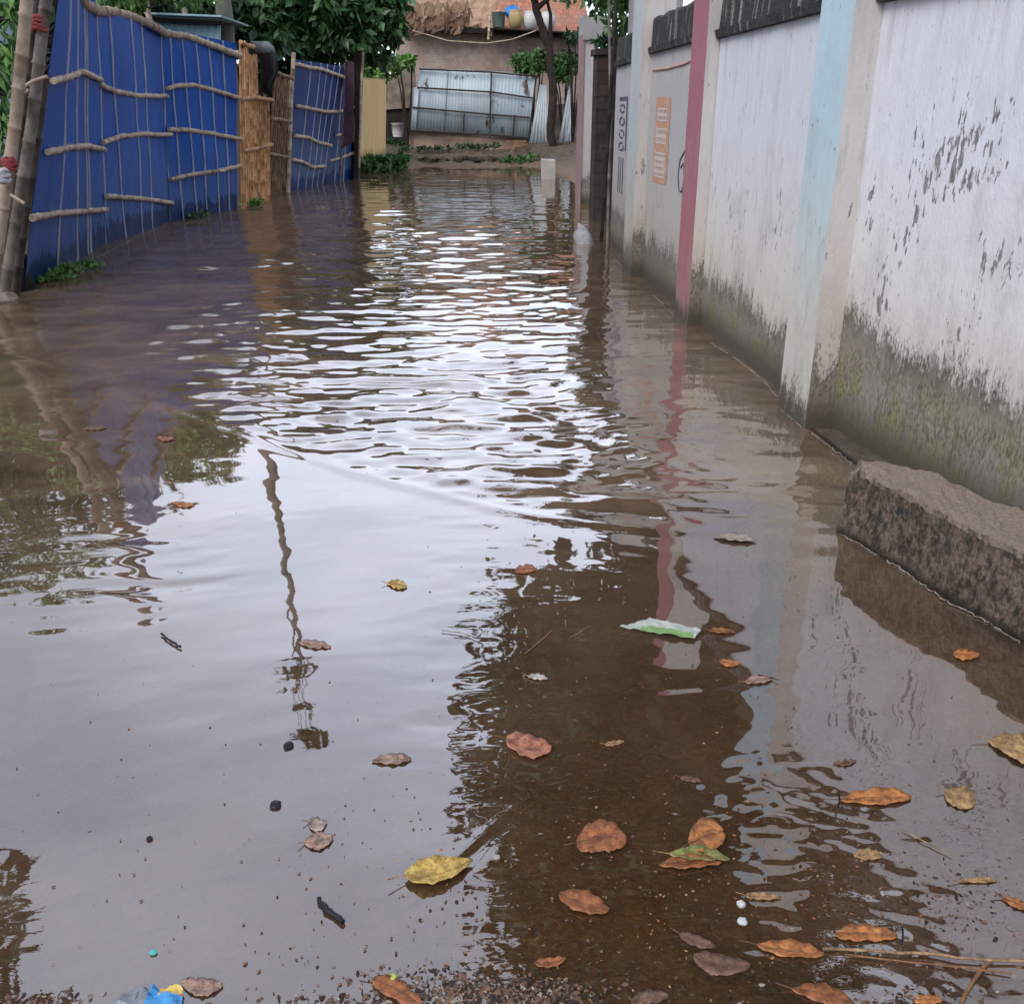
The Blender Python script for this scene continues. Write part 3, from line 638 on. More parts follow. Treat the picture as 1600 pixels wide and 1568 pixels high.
# dark rubble at the foot of the poles
def stone(name, px, py, s, label, mat, cat='stone', seed=0, z=None, squash=.6):
    m = MB(); c = at(px, py); c.z = 0 if z is None else z
    rows = []; nr_ = 7; nk = 10
    for i in range(nr_+1):
        ph = i/nr_*math.pi
        for k in range(nk):
            a = 2*math.pi*k/nk; v = Vector((math.sin(ph)*math.cos(a), math.sin(ph)*math.sin(a), math.cos(ph)*squash)); v *= 1+.35*mnoise.noise(v*1.7+Vector((seed, 0, 0)))
            rows.append(c+v*s)
    m.add(rows, [(i*nk+k, (i+1)*nk+k, (i+1)*nk+(k+1) % nk, i*nk+(k+1) % nk) for i in range(nr_) for k in range(nk)], 0, False)
    tag(obj(name, m, mat, None, loc=(c.x, c.y, c.z)), label, cat)

# ------------------------------------------------------------------ left: blue tin fences
def sheet_obj(root, corners, Ys, ribs, mat, lab=None, top=None, lift=.0):
    """corners TL,TR,BR,BL in the photo; Ys = distance of left and right edge. Corrugated skin with narrow pale ribs."""
    TL, TR, BR, BL = [P(*c, y) for c, y in zip(corners, (Ys[0], Ys[1], Ys[1], Ys[0]))]
    def S(u, v): return (BL.lerp(BR, u)).lerp(TL.lerp(TR, u), v)
    nrm = (BR-BL).cross(TL-BL).normalized()
    if nrm.x < 0: nrm = -nrm
    m = MB(); NU, NV = 90, 14; vs = []
    us = sorted(set([i/NU for i in range(NU+1)]))
    ph = random.random()*6
    for v in range(NV+1):
        for u in us:
            w = .010*math.sin(u*7+ph+v*.25)+.005*math.sin(v*1.1+u*4)
            vs.append(S(u, v/NV)+nrm*w)
    k = len(us)
    m.add(vs, [(v*k+i, v*k+i+1, (v+1)*k+i+1, (v+1)*k+i) for v in range(NV) for i in range(k-1)], 0, True)
    back = [p-nrm*.004 for p in vs]
    m.add(back, [(v*k+i, (v+1)*k+i, (v+1)*k+i+1, v*k+i+1) for v in range(NV) for i in range(k-1)], 0, True)
    for (u0, u1) in ribs:                              # rib from u0 (foot) to u1 (top)
        pts = []
        for v in range(NV+1):
            u = u0+(u1-u0)*v/NV; w = .010*math.sin(u*7+ph+v*.25)+.005*math.sin(v*1.1+u*4)
            pts.append(S(u, v/NV)+nrm*(w+.004)+(BR-BL)*random.uniform(-.002, .002))
        m.tube(pts, [random.uniform(.011, .019) for _ in pts], 6, 1)
    return obj('sheet', m, [mat, M['rib']], root, label=lab), S, nrm
def rail(root, pts, Yf, r, nrm, mat=None, off=.05, gap=.24, label=None):
    m = MB(); q = [P(x, y, Yf(x, y))+nrm*off for x, y in pts]
    f = []
    for a, b in zip(q, q[1:]):
        for j in range(3): f.append(a.lerp(b, j/3))
    f.append(q[-1])
    m.bamboo(f, r, gap, 8, 0, .006); return obj('rail', m, mat or M['bamboo_rail'], root, label=label)
def Yint(l, r, Y0, Y1):
    """distance at a pixel between a left edge l=((x,y),(x,y)) and right edge r"""
    def f(x, y):
        xl = l[0][0]+(l[1][0]-l[0][0])*(y-l[0][1])/(l[1][1]-l[0][1]); xr = r[0][0]+(r[1][0]-r[0][0])*(y-r[0][1])/(r[1][1]-r[0][1])
        t = (x-xl)/(xr-xl); return Y0+(Y1-Y0)*max(-.1, min(1.1, t))
    return f
bf = thing('blue_tin_fence', 'long bright blue corrugated tin fence with bamboo rails along the left side', 'fence', (-4.0, 12, 0))
Y1, Y2, Y3, Y4 = 9.0, 12.4, 15.0, 16.9
s1, _, n1 = sheet_obj(bf, [(92, -40), (146, -40), (168, 398), (36, 478)], (Y1, Y2), [(.31, .30), (.56, .50), (.72, .66), (.76, .71), (.995, .995)], M['blue_tin'], 'nearest and widest sheet')
s2, _, n2 = sheet_obj(bf, [(147, 8), (251, 46), (268, 362), (168, 398)], (Y2-.03, Y3), [(.26, .17), (.50, .50), (.66, .68), (.995, .99)], M['blue_tin'])
s3, _, n3 = sheet_obj(bf, [(250, 42), (370, 68), (371, 338), (268, 362)], (Y3-.04, Y4), [(.17, .10), (.38, .24), (.52, .42), (.70, .60), (.86, .80)], M['blue_tin'])
f1 = Yint(((92, -40), (36, 478)), ((146, -40), (168, 398)), Y1, Y2); f2 = Yint(((147, 8), (168, 398)), ((251, 46), (268, 362)), Y2, Y3); f3 = Yint(((250, 42), (268, 362)), ((370, 68), (371, 338)), Y3, Y4)
rr = .029
rail(bf, [(73, 124), (100, 118), (120, 110), (135, 116), (151, 123)], f1, rr, n1); rail(bf, [(65, 236), (95, 229), (130, 226), (157, 232)], f1, rr, n1); rail(bf, [(40, 338), (75, 332), (110, 329), (160, 326)], f1, rr, n1)
rail(bf, [(149, 131), (175, 143), (210, 149), (256, 150)], f2, rr*1.05, n2); rail(bf, [(154, 222), (180, 213), (215, 209), (262, 210)], f2, rr*1.05, n2); rail(bf, [(160, 306), (190, 308), (225, 311), (264, 317)], f2, rr*1.05, n2)
rail(bf, [(256, 138), (275, 133), (300, 133), (335, 142), (372, 154)], f3, rr*1.1, n3); rail(bf, [(259, 202), (290, 203), (330, 209), (373, 217)], f3, rr*1.1, n3); rail(bf, [(262, 280), (300, 271), (335, 267), (371, 259)], f3, rr*1.1, n3)
top = MB(); q = [P(110, -14, Y1+1.9)+n1*.06, P(122, 3, Y1+2.3)+n1*.06, P(145, 14, Y2)+n1*.06, P(175, 20, Y2+.9)+n2*.06, P(205, 28, Y2+1.6)+n2*.06, P(230, 38, Y2+2)+n2*.06, P(252, 52, Y3)+n2*.06]
top.bamboo(q, .052, .22, 8, 0, .01); obj('rail', top, M['bamboo_tan'], bf, label='thick bamboo pole tied along the top')
rail(bf, [(250, 51), (290, 57), (330, 72), (371, 87)], f3, .046, n3)
# bamboo panels
def canes(mb, xa, xb, yt, xc, xd, yb, Ya, Yb, n, r=.028, jt=6):
    for i in range(n):
        t = i/(n-1); Yq = Ya+(Yb-Ya)*t
        x0 = xa+(xb-xa)*t; x1 = xc+(xd-xc)*t; tj = yt(t) if callable(yt) else yt
        mb.bamboo([P(x0+random.uniform(-.6, .6), tj+random.uniform(-jt, jt), Yq), P(x1, yb(t) if callable(yb) else yb, Yq)], r*random.uniform(.8, 1.15), .35, 7)
pn = thing('bamboo_fence', 'tall orange brown bamboo cane panel standing between the two blue fences', 'fence', (P(395, 325, 17.4).x, 17.4, 0))
m = MB(); canes(m, 375, 400, lambda t: 68+t*20, 379, 405, lambda t: 342-12*t, 17.0, 18.0, 8, .026); canes(m, 404, 418, lambda t: 148+t*5, 408, 420, lambda t: 336-12*t, 18.1, 18.6, 4, .03); obj('canes', m, M['bamboo_gold'], pn)
for pts in ([(373, 155), (395, 153), (421, 157)], [(376, 236), (398, 232), (420, 226)], [(371, 66), (382, 72), (392, 74)]):
    m = MB(); m.bamboo([P(x, y, 17.0+(x-375)/45*1.6)+Vector((.06, -.06, 0)) for x, y in pts], .034, .3); obj('rail', m, M['bamboo_gold'], pn)
pn2 = thing('bamboo_fence', 'shorter leaning dull brown bamboo cane panel right of the tall orange one', 'fence', (P(430, 305, 19.4).x, 19.4, 0))
m = MB(); canes(m, 430, 455, lambda t: 116+t*8, 416, 441, lambda t: 318-8*t, 19.0, 20.4, 8, .024); obj('canes', m, M['bamboo_brown'], pn2)
for pts in ([(428, 114), (440, 119), (455, 123)], [(418, 185), (434, 187), (450, 191)], [(416, 240), (430, 243), (446, 246)]):
    m = MB(); m.bamboo([P(x, y, 19.0+(x-418)/38*1.4)+Vector((.06, -.06, 0)) for x, y in pts], .034, .3); obj('rail', m, M['bamboo_brown'], pn2)
m = MB(); m.bamboo([P(459, 82, 20.3), P(455, 150, 20.3), P(450, 310, 20.3)], .04, .4); o = obj('bamboo_post', m, M['bamboo_rail'], None, loc=(P(450, 310, 20.3).x, 20.3, 0)); tag(o, 'thin pale bamboo post at the left edge of the farther blue fence', 'post')
# tarpaulin hung over the panel
def cloth(name, label, outline_pairs, Yd, mat, bulge=.12, cat='tarpaulin', seed=0):
    """strip of (left,right) pixel pairs down the cloth; rounded folds, real thickness"""
    m = MB(); n = 12; vs = []
    for j, (lx, ly, rx, ry) in enumerate(outline_pairs):
        for i in range(n+1):
            t = i/n; d = Yd-bulge*math.sin(t*math.pi)+.05*math.sin(t*14+j*.7+seed); vs.append(P(lx+(rx-lx)*t, ly+(ry-ly)*t, d))
    k = n+1; r = len(outline_pairs)
    m.add(vs, [(j*k+i, j*k+i+1, (j+1)*k+i+1, (j+1)*k+i) for j in range(r-1) for i in range(n)], 0, True)
    o = obj(name, m, mat, None, loc=(vs[-1].x, Yd, 0)); so_ = o.modifiers.new('thick', 'SOLIDIFY'); so_.thickness = .015
    tag(o, label, cat); return o
cloth('black_tarpaulin', 'black tarpaulin hanging down behind the gap in the tall bamboo panel', [(395, 72, 424, 72), (400, 82, 430, 80), (408, 95, 433, 95), (409, 115, 435, 112), (408, 135, 428, 130), (409, 142, 424, 138)], 18.9, M['black_cloth'])
cloth('grey_sheeting', 'grey sheeting curled over the top of the tall bamboo panel', [(392, 64, 420, 66), (393, 72, 428, 74), (397, 84, 430, 82)], 18.2, M['grey_cloth'], .2, 'sheeting', 2)
# second blue fence
b2 = thing('blue_tin_fence', 'dull blue tin fence with four curved bamboo rails beyond the bamboo panels', 'fence', (P(480, 300, 22).x, 22, 0))
_, _, m1 = sheet_obj(b2, [(461, 93), (536, 104), (508, 305), (447, 315)], (20.4, 23.0), [(.24, .30), (.42, .52), (.58, .66), (.72, .80), (.88, .92)], M['blue_tin_far'])
g1 = Yint(((461, 93), (447, 315)), ((536, 104), (508, 305)), 20.4, 23.0)
for pts in ([(459, 100), (475, 104), (500, 108), (518, 115), (536, 121)], [(460, 165), (485, 170), (505, 174), (524, 174)], [(457, 212), (478, 214), (495, 222), (514, 227)], [(454, 249), (468, 252), (485, 261), (505, 259)]): rail(b2, pts, g1, .034, m1)
b3 = thing('blue_tin_fence', 'narrow dirty blue grey tin fence bent behind the leaning dark pole', 'fence', (P(530, 285, 23.6).x, 23.6, 0))
_, _, m2 = sheet_obj(b3, [(530, 100), (553, 106), (553, 292), (505, 304)], (23.1, 24.6), [(.3, .3), (.62, .66)], M['blue_tin_far'])
g2 = Yint(((530, 100), (505, 304)), ((553, 106), (553, 292)), 23.1, 24.6)
for pts in ([(526, 174), (540, 170), (551, 166)], [(522, 211), (536, 208), (552, 209)], [(513, 251), (530, 246), (552, 237)]): rail(b3, pts, g2, .03, m2)
m = MB(); m.bamboo([P(540, 98, 23), P(522, 190, 23), P(503, 300, 23)], .035, .4); o = obj('leaning_pole', m, M['bamboo_dark'], None, loc=(P(503, 300, 23).x, 23, 0)); tag(o, 'dark bamboo pole leaning diagonally between the two farther blue fences', 'pole')
m = MB(); m.bamboo([P(545, 96, 23.3), P(536, 200, 23.3), P(530, 296, 23.3)], .03, .4); o = obj('leaning_pole', m, M['bamboo_grey'], None, loc=(P(530, 296, 23.3).x, 23.3, 0)); tag(o, 'grey bamboo pole leaning against the narrow dirty blue fence', 'pole')
slabp('purple_sheet', 'dark purple corrugated sheet propped beside the dark gate post', 'sheet', [(541, 95), (553, 97), (552, 222), (535, 232)], 23.0, .05, M['purple'])
slabp('gate_post', 'broad dark brown timber post left of the yellow wall', 'post', [(553, 78), (567, 76), (565, 140), (562, 230), (560, 284), (552, 284), (554, 200)], 24.4, .3, M['dark_pole'])
m = MB(); m.bamboo([P(568, 74, 24.3), P(564, 140, 24.3), P(561, 262, 24.3)], .028, .5); o = obj('bamboo_post', m, M['bamboo_rail'], None, loc=(P(561, 262, 24.3).x, 24.3, 0)); tag(o, 'thin pale pole fixed to the broad dark post by the yellow wall', 'post')
# yellow wall
yw = thing('yellow_wall', 'short faded yellow limewashed wall end left of the weedy bank', 'wall', (P(580, 262, 29).x, 29.5, 0))
a, b, c, d = P(561, 124, 27.2), P(601, 126, 29.6), P(598, 275, 29.6), P(557, 282, 27.2)
m = MB(); m.prism([a, b, c, d], (-.25, .12, 0)); m.prism([b+Vector((.0, -.01, 0)), P(604, 134, 30.2), P(602, 275, 30.2), c+Vector((.0, -.01, 0))], (-.1, .12, 0)); obj('wall_face', m, M['yellow'], yw)
m = MB(); m.prism([P(560, 120.5, 27.15), P(603, 124, 29.8), P(603, 127, 29.8), P(560, 124, 27.15)], (-.28, .14, 0)); obj('coping', m, simple('pale_yellow_cap', (.55, .42, .22), (.62, .5, .3), 4), yw)

# bamboo poles at the left edge
def pole(pts, r, mat, label, gap=.33, name='bamboo_pole', Y=8.7):
    m = MB(); m.bamboo([P(x, y, Y) for x, y in pts], r, gap, 10, 0, .004); p = P(*pts[-1], Y); o = obj(name, m, mat, None, loc=(p.x, p.y, 0)); tag(o, label, 'pole'); return o
pole([(48, -160), (42, 0), (24, 190), (4, 330), (-16, 480)], .046, M['bamboo_tan'], 'thick pale tan bamboo pole at the far left, nearest of the gate poles', .30, Y=8.3)
pole([(82, -150), (72, 0), (50, 190), (28, 330), (4, 475)], .046, M['bamboo_grey'], 'grey bamboo pole leaning just left of the bright blue fence', .36, Y=8.6)
pole([(66, -150), (58, 0), (40, 160), (20, 330), (0, 470)], .035, M['bamboo_dark'], 'black bamboo pole between the tan and the grey one', .4, Y=8.9)
pole([(70, 120), (56, 230), (40, 330), (22, 470)], .038, M['bamboo_dark'], 'short dark bamboo pole against the left edge of the blue fence', .3, Y=8.75)
pole([(26, 100), (18, 240), (2, 400), (-6, 480)], .03, M['bamboo_dark'], 'thin black bamboo pole behind the thick tan one', .3, Y=8.95)
def lash(pts, r, mat, label, name, Y):
    m = MB(); m.tube([P(x, y, Y) for x, y in pts], r, 7); p = P(*pts[0], Y); tag(obj(name, m, mat, None, loc=(p.x, p.y, 0)), label, name.replace('_', ' ')); 
lash([(38, 136), (50, 128), (66, 122), (74, 120)], .014, M['bamboo_rail'], 'pale split cane tie joining the gate poles to the fence', 'cane_tie', 8.5)
lash([(16, 304), (26, 310), (38, 318)], .014, M['bamboo_rail'], 'lower pale cane tie across the gate poles', 'cane_tie', 8.2)
lash([(20, 152), (30, 148), (46, 142)], .02, M['bamboo_tan'], 'short cane crosspiece behind the thick tan pole', 'cane_tie', 8.5)
def knot(px, py, r, Y, mat, label, seed):
    m = MB(); g_ = random.Random(seed)
    c = P(px, py, Y)
    for k in range(5):
        pts = []; a0 = g_.uniform(0, 6)
        for i in range(10):
            a = a0+i*.75; pts.append(c+Vector((math.cos(a)*r*g_.uniform(.7, 1.1), math.sin(a)*r*.8-.02, (k-2)*r*.35+g_.uniform(-.3, .3)*r)))
        m.tube(pts, r*.28, 6)
    tag(obj('cloth_knot', m, mat, None, loc=(c.x, c.y, c.z)), label, 'cloth')
knot(62, 38, .055, 8.6, M['red_cloth'], 'dark red rag knotted high round the gate poles', 1)
knot(16, 256, .05, 8.15, M['red_cloth'], 'faded red rag tied low on the thick tan pole', 2)
knot(3, 276, .06, 8.05, M['white_pl'], 'white rag knotted on the thick tan pole below the red rag', 3)
stone('rubble_heap', 26, 452, .16, 'black rubble heap at the foot of the bamboo gate poles', M['dark_void'], 'rubble', 3, .1, 1.8)
stone('rubble_heap', 2, 470, .14, 'low dark rubble heap at the far left water edge', M['rubble'], 'rubble', 5, .0, .5)

# weeds at water line
def weeds(px, py, w, h, n, size, label, mat, seed, z=None, d=.25, sq=1.):
    c = at(px, py) if z is None else at(px, py, z); z0 = 0 if z is None else z
    o = obj('weed_clump', leaves([(c.x+w*(i-1)*.6, c.y+((i*7) % 3-1)*d*.5, z0+h*.4, w*.6, d, h*.6) for i in range(3)], n, size, seed, -.35, 2.0, .2), mat, None, loc=(c.x, c.y, z0)); tag(o, label, 'weeds')
weeds(88, 437, .16, .09, 260, .05, 'small green weed clump at the foot of the nearest blue sheet', M['leaf_light'], 1)
weeds(120, 424, .2, .09, 260, .05, 'second green weed clump farther along the foot of the nearest blue sheet', M['leaf_light'], 2)
weeds(310, 340, .14, .10, 90, .06, 'tiny weed tuft under the third blue sheet', M['leaf_mid'], 3)
weeds(393, 322, .16, .12, 140, .07, 'weeds and litter at the foot of the tall orange bamboo panel', M['leaf_light'], 4)
weeds(604, 268, .58, .46, 1300, .13, 'big bright green weed clump at the foot of the yellow wall', M['leaf_mid'], 5, None, .7)
weeds(812, 258, .6, .3, 500, .12, 'low green weeds at the far water edge left of the pale block', M['leaf_mid'], 6, None, .4)
weeds(665, 236, .9, .18, 320, .1, 'thin weeds on the far muddy bank under the tin gate', M['leaf_dark'], 7, .3, .4)
weeds(700, 240, 1.2, .2, 500, .1, 'straggling weeds along the water edge of the far bank', M['leaf_mid'], 27, .12, .5)
for o_ in list(COL.objects):
    if o_.name.startswith('weed_clump') and o_.get('label', '').find('far') >= 0 and 'block' not in o_['label']: o_['kind'] = 'stuff'
weeds(618, 232, .5, .4, 400, .12, 'dark weeds on the bank below the white bucket', M['leaf_dark'], 28, .3, .4)
weeds(745, 233, .7, .16, 260, .1, 'sparse dark weeds on the middle of the far bank', M['leaf_dark'], 17, .45, .4)

# ------------------------------------------------------------------ far end: house, tin gate, bank
YH = 38.0
hs = thing('brick_house', 'old pinkish brick house with tiled and thatched roof closing the end of the lane', 'house', (1, 40, .6))
m = MB(); m.prism([P(618, 48, YH), P(905, 58, YH), P(905, 230, YH), P(618, 230, YH)], (0, 7, 0)); obj('wall', m, M['brick'], hs)
m = MB(); m.prism([P(630, 38, YH-.6), P(912, 53, YH-.6), P(912, 60, YH-.6), P(630, 46, YH-.6)], (0, .7, 0)); obj('eave', m, M['dark_void'], hs)
def roof(name, x0, x1, yb0, yb1, mat, zr, thick=.12, rag=0., label=None, n=22):
    a = P(x0, yb0, YH-.55); b = P(x1, yb1, YH-.55); m = MB(); vs = []
    R_ = 14
    for j in range(R_+1):
        for i in range(n+1):
            t = i/n; p = a.lerp(b, t); s_ = j/R_; p = Vector((p.x, p.y+s_*5.5, p.z+s_*zr+random.uniform(-rag, rag)))
            if j == 0: p.y += random.uniform(-rag, rag)*2
            vs.append(p)
    k = n+1; m.add(vs, [(j*k+i, j*k+i+1, (j+1)*k+i+1, (j+1)*k+i) for j in range(R_) for i in range(n)])
    o = obj(name, m, mat, hs, label=label); s2_ = o.modifiers.new('t', 'SOLIDIFY'); s2_.thickness = thick; return o
roof('roof', 780, 925, 44, 54, M['tiles'], 3.1, .1, .0, 'orange clay tile roof')
roof('thatch', 626, 790, 36, 44, M['thatch'], 2.9, .25, .10, 'ragged tan thatch')
# loose thatch tatters over the eave
tt = MB()
for _ in range(170):
    x = random.uniform(632, 735); y = random.uniform(4, 36); p = P(x, y, YH-.65+(36-y)*-.01); d = Vector((random.uniform(-.6, .2), 0, random.uniform(-.5, -.05))); w_ = Vector((random.uniform(-.03, .03), -.03, random.uniform(.08, .2)))
    tt.add([p, p+d*.5+w_*1.2, p+d, p+d*.5-w_], [(0, 1, 2, 3)])
obj('thatch_edge', tt, M['thatch'], hs)
for i, (x, y, z_, s_) in enumerate(((660, 238, .30, .16), (690, 246, .12, .12), (705, 236, .3, .2), (752, 246, .15, .14), (776, 238, .28, .22), (800, 246, .15, .13), (640, 247, .15, .16), (720, 228, .4, .14), (790, 252, .08, .12), (612, 240, .3, .2))):
    stone('bank_stone', x, y, s_, ['brown stone half buried in the far mud bank', 'dark lump of earth on the far mud bank'][i % 2], [M['stone'], M['rubble']][i % 2], 'stone', 30+i, z_)
for o_ in list(COL.objects):
    if o_.name.startswith('bank_stone'): o_['group'] = 'stones on the far mud bank'
# things stored along the eave
def lathe(name, px, py, Y, prof, mat, label, cat, seg=14, parent=None, z0=None):
    c = P(px, py, Y); 
    if z0 is not None: c.z = z0
    m = MB(); vs = []
    for r, z in prof:
        for k in range(seg): a = 2*math.pi*k/seg; vs.append((c.x+r*math.cos(a), c.y+r*math.sin(a), c.z+z))
    n = len(prof); m.add(vs, [(i*seg+k, i*seg+(k+1) % seg, (i+1)*seg+(k+1) % seg, (i+1)*seg+k) for i in range(n-1) for k in range(seg)], 0, True)
    m.add(vs[:seg], [list(range(seg))[::-1]]); o = obj(name, m, mat, parent, loc=(c.x, c.y, c.z) if parent is None else None)
    if parent is None: tag(o, label, cat)
    return o
pot = [(0.14, 0), (.24, .1), (.27, .3), (.22, .48), (.2, .5), (.23, .56), (.2, .55), (.19, .3)]
bkt = [(.20, 0), (.24, .45), (.26, .47), (.24, .47), (.22, .3)]
# shelf the pots stand on
sh = MB(); sh.prism([P(765, 43.5, YH-1.15), P(905, 51, YH-1.15), P(905, 52.5, YH-1.15), P(765, 45, YH-1.15)], (0, .6, 0)); obj('shelf', sh, M['dark_void'], hs)
lathe('paint_bucket', 779, 43, YH-.9, bkt, flat('dull_green_tub', (.12, .17, .16)), 'dull green tub on the eave shelf, leftmost of the row', 'bucket')
lathe('clay_pot', 806, 44, YH-.9, pot, simple('straw_pot', (.35, .25, .12), (.5, .4, .2), 6), 'straw coloured pot on the eave shelf under the blue bundle', 'pot')
lathe('clay_pot', 829, 46, YH-.9, pot, M['white_pl'], 'whitish pot on the eave shelf left of the leaning trunk', 'pot')
lathe('clay_pot', 856, 47, YH-.9, pot, M['white_pl'], 'whitish pot on the eave shelf right of the leaning trunk', 'pot')
bm_ = MB(); c = P(798, 22, YH-.75)
rows = []
for i in range(7):
    ph = i/6*math.pi
    for k in range(12):
        a = 2*math.pi*k/12; q = 1+.25*math.sin(3*a+i)+.1*math.sin(5*a); rows.append(c+Vector((.30*math.sin(ph)*math.cos(a)*q+.1, .2*math.sin(ph)*math.sin(a)*q, -.22*math.cos(ph)*q)))
bm_.add(rows, [(i*12+k, i*12+(k+1) % 12, (i+1)*12+(k+1) % 12, (i+1)*12+k) for i in range(6) for k in range(12)], 0, True)
tag(obj('plastic_bundle', bm_, M['blue_pl'], None, loc=tuple(c)), 'bright blue plastic bundle on the pots at the roof edge', 'bundle')
# low rubble wall and dark doorway left, rubble right
slabp('rubble_wall', 'low crumbling rubble wall left of the tin gate above the dark recess', 'wall', [(596, 118), (648, 108), (650, 168), (596, 172)], 36.4, .5, M['rubble'])
m = MB(); m.prism([P(596, 172, 36.5), P(642, 166, 36.5), P(642, 222, 36.5), P(596, 224, 36.5)], (0, .35, 0)); c = P(620, 224, 36.5); tag(obj('dark_recess', m, M['dark_void'], None, loc=(c.x, c.y, c.z)), 'recess with its shade painted black below the rubble wall beside the white bucket', 'recess')  # solid near-black block stands in for the shade inside the opening
slabp('rubble_plinth', 'crumbling earth and brick plinth under the tin gate', 'plinth', [(638, 205), (700, 208), (760, 214), (832, 216), (832, 245), (636, 242)], 35.35, .7, simple('pinkish_plinth', (.26, .17, .13), (.46, .33, .26), 2, .95, .1, 6, .05))
slabp('rubble_wall', 'low mossy rubble wall at the far right behind the leaning trunk', 'wall', [(806, 230), (838, 226), (905, 222), (905, 272), (806, 272)], 33.9, .5, simple('mossy_rubble', (.07, .06, .045), (.17, .12, .09), 4, .95, .1, 6, .05))
rough_block('broken_step', [(-2.0, 31.0), (-.8, 31.3), (.3, 30.9), (1.5, 31.2), (2.9, 30.8)], [(-2.0, 31.8), (-.8, 32.2), (.3, 31.7), (1.5, 32.1), (2.9, 31.9)], -.15, .20,
            simple('dark_mossy_masonry', (.035, .035, .024), (.17, .13, .10), 3.5, .95, .1, 6, .05), 'low dark broken masonry step along the far water edge', 'step', .09, 9)
slabp('rubble_wall', 'broken brick wall stub between the two leaning tin sheets', 'wall', [(858, 165), (905, 160), (905, 228), (858, 228)], 36.6, .4, M['rubble'])
# tin gate
tg = thing('tin_gate', 'wide weathered galvanised tin gate with dark battens at the end of the lane', 'gate', (P(740, 215, 35.3).x, 35.3, .6))
def corr(root, corners, Yd, mat, pitch=.11, amp=.006, name='sheet', label=None, parentless=False, cat=None, tilt=0.):
    TL, TR, BR, BL = [P(*c, Yd+(tilt if j < 2 else 0)) for j, c in enumerate(corners)]
    n = max(8, int((BR-BL).length/pitch*4)); vs = []
    for v in range(3):
        for i in range(n+1):
            u = i/n; p = BL.lerp(BR, u).lerp(TL.lerp(TR, u), v/2); vs.append(p+Vector((0, math.sin(u*n/4*2*math.pi)*amp, 0)))
    m = MB(); k = n+1; m.add(vs, [(v*k+i, v*k+i+1, (v+1)*k+i+1, (v+1)*k+i) for v in range(2) for i in range(n)], 0, True)
    if root is not None: o = obj(name, m, mat, root, label=label)
    else:
        o = obj(name, m, mat, None, loc=(BL.x, BL.y, BL.z)); tag(o, label, cat)
    s_ = o.modifiers.new('t', 'SOLIDIFY'); s_.thickness = .006; return o
corr(tg, [(656, 106), (700, 109), (694, 209), (641, 206)], 35.25, M['tin']); corr(tg, [(700, 108), (768, 112), (766, 213), (694, 209)], 35.28, M['tin']); corr(tg, [(768, 111), (838, 118), (828, 218), (766, 213)], 35.25, M['tin'])
corr(tg, [(645, 137), (655, 137), (650, 207), (640, 206)], 35.18, M['tin_pale'])
for pts in ([(655, 108), (768, 113), (842, 120)], [(652, 137), (768, 144), (836, 154)], [(645, 168), (766, 179), (828, 184)], [(640, 204), (766, 211), (828, 216)], [(768, 112), (765, 214)], [(725, 178), (724, 209)], [(804, 180), (801, 214)], [(838, 118), (826, 218)]):
    m = MB(); m.tube([P(x, y, 35.15) for x, y in pts], .028, 6); obj('batten', m, M['dark_pole'], tg)
corr(None, [(844, 132), (854, 134), (858, 228), (827, 224)], 34.9, M['tin_pale'], .12, .02, 'tin_sheet', 'pale corrugated tin sheet leaning just left of the dark tree trunk', cat='tin sheet', tilt=.35)
corr(None, [(890, 128), (896, 134), (890, 226), (873, 224)], 34.9, M['tin_pale'], .12, .02, 'tin_sheet', 'narrow pale tin sheet leaning right of the dark tree trunk', cat='tin sheet', tilt=.35)
corr(None, [(893, 175), (899, 176), (893, 224), (882, 224)], 34.6, M['tin_pale'], .12, .02, 'tin_sheet', 'short pale tin sheet propped in front of the narrow one', cat='tin sheet', tilt=.3)
lathe('white_bucket', 622, 214, 35.6, [(.17, 0), (.21, .42), (.23, .44), (.21, .44), (.19, .1)], M['white_pl'], 'white plastic bucket standing in front of the black recess', 'bucket')
stone('mud_stone', 633, 236, .34, 'rounded pinkish boulder on the bank right of the weed clump', M['stone'], 'stone', 2, .25)
stone('mud_stone', 727, 243, .16, 'small pale stone in the middle of the far bank', M['stone'], 'stone', 4, .15)
m = MB(); m.prism([P(845, 249, 24.3), P(868, 250, 24.3), P(868, 290, 24.3), P(846, 288, 24.3)], (.03, .35, 0)); c = P(855, 288, 24.3); tag(obj('concrete_block', m, simple('pale_cement', (.38, .35, .33), (.5, .47, .44), 4), None, loc=(c.x, 24.5, 0), bevel=.02), 'pale upright concrete block standing in the water before the leaning tree', 'block')
m = MB(); m.box(P(806, 232, 34.2), (.22, .08, .5), .3, M=Matrix.Rotation(.5, 3, 'Y')); m.box(P(806, 221, 34.4), (.7, .08, .05)); c = P(806, 232, 34.2); tag(obj('broken_plank', m, M['bamboo_brown'], None, loc=tuple(c)), 'broken brown plank leaning on the mossy rubble wall', 'plank')
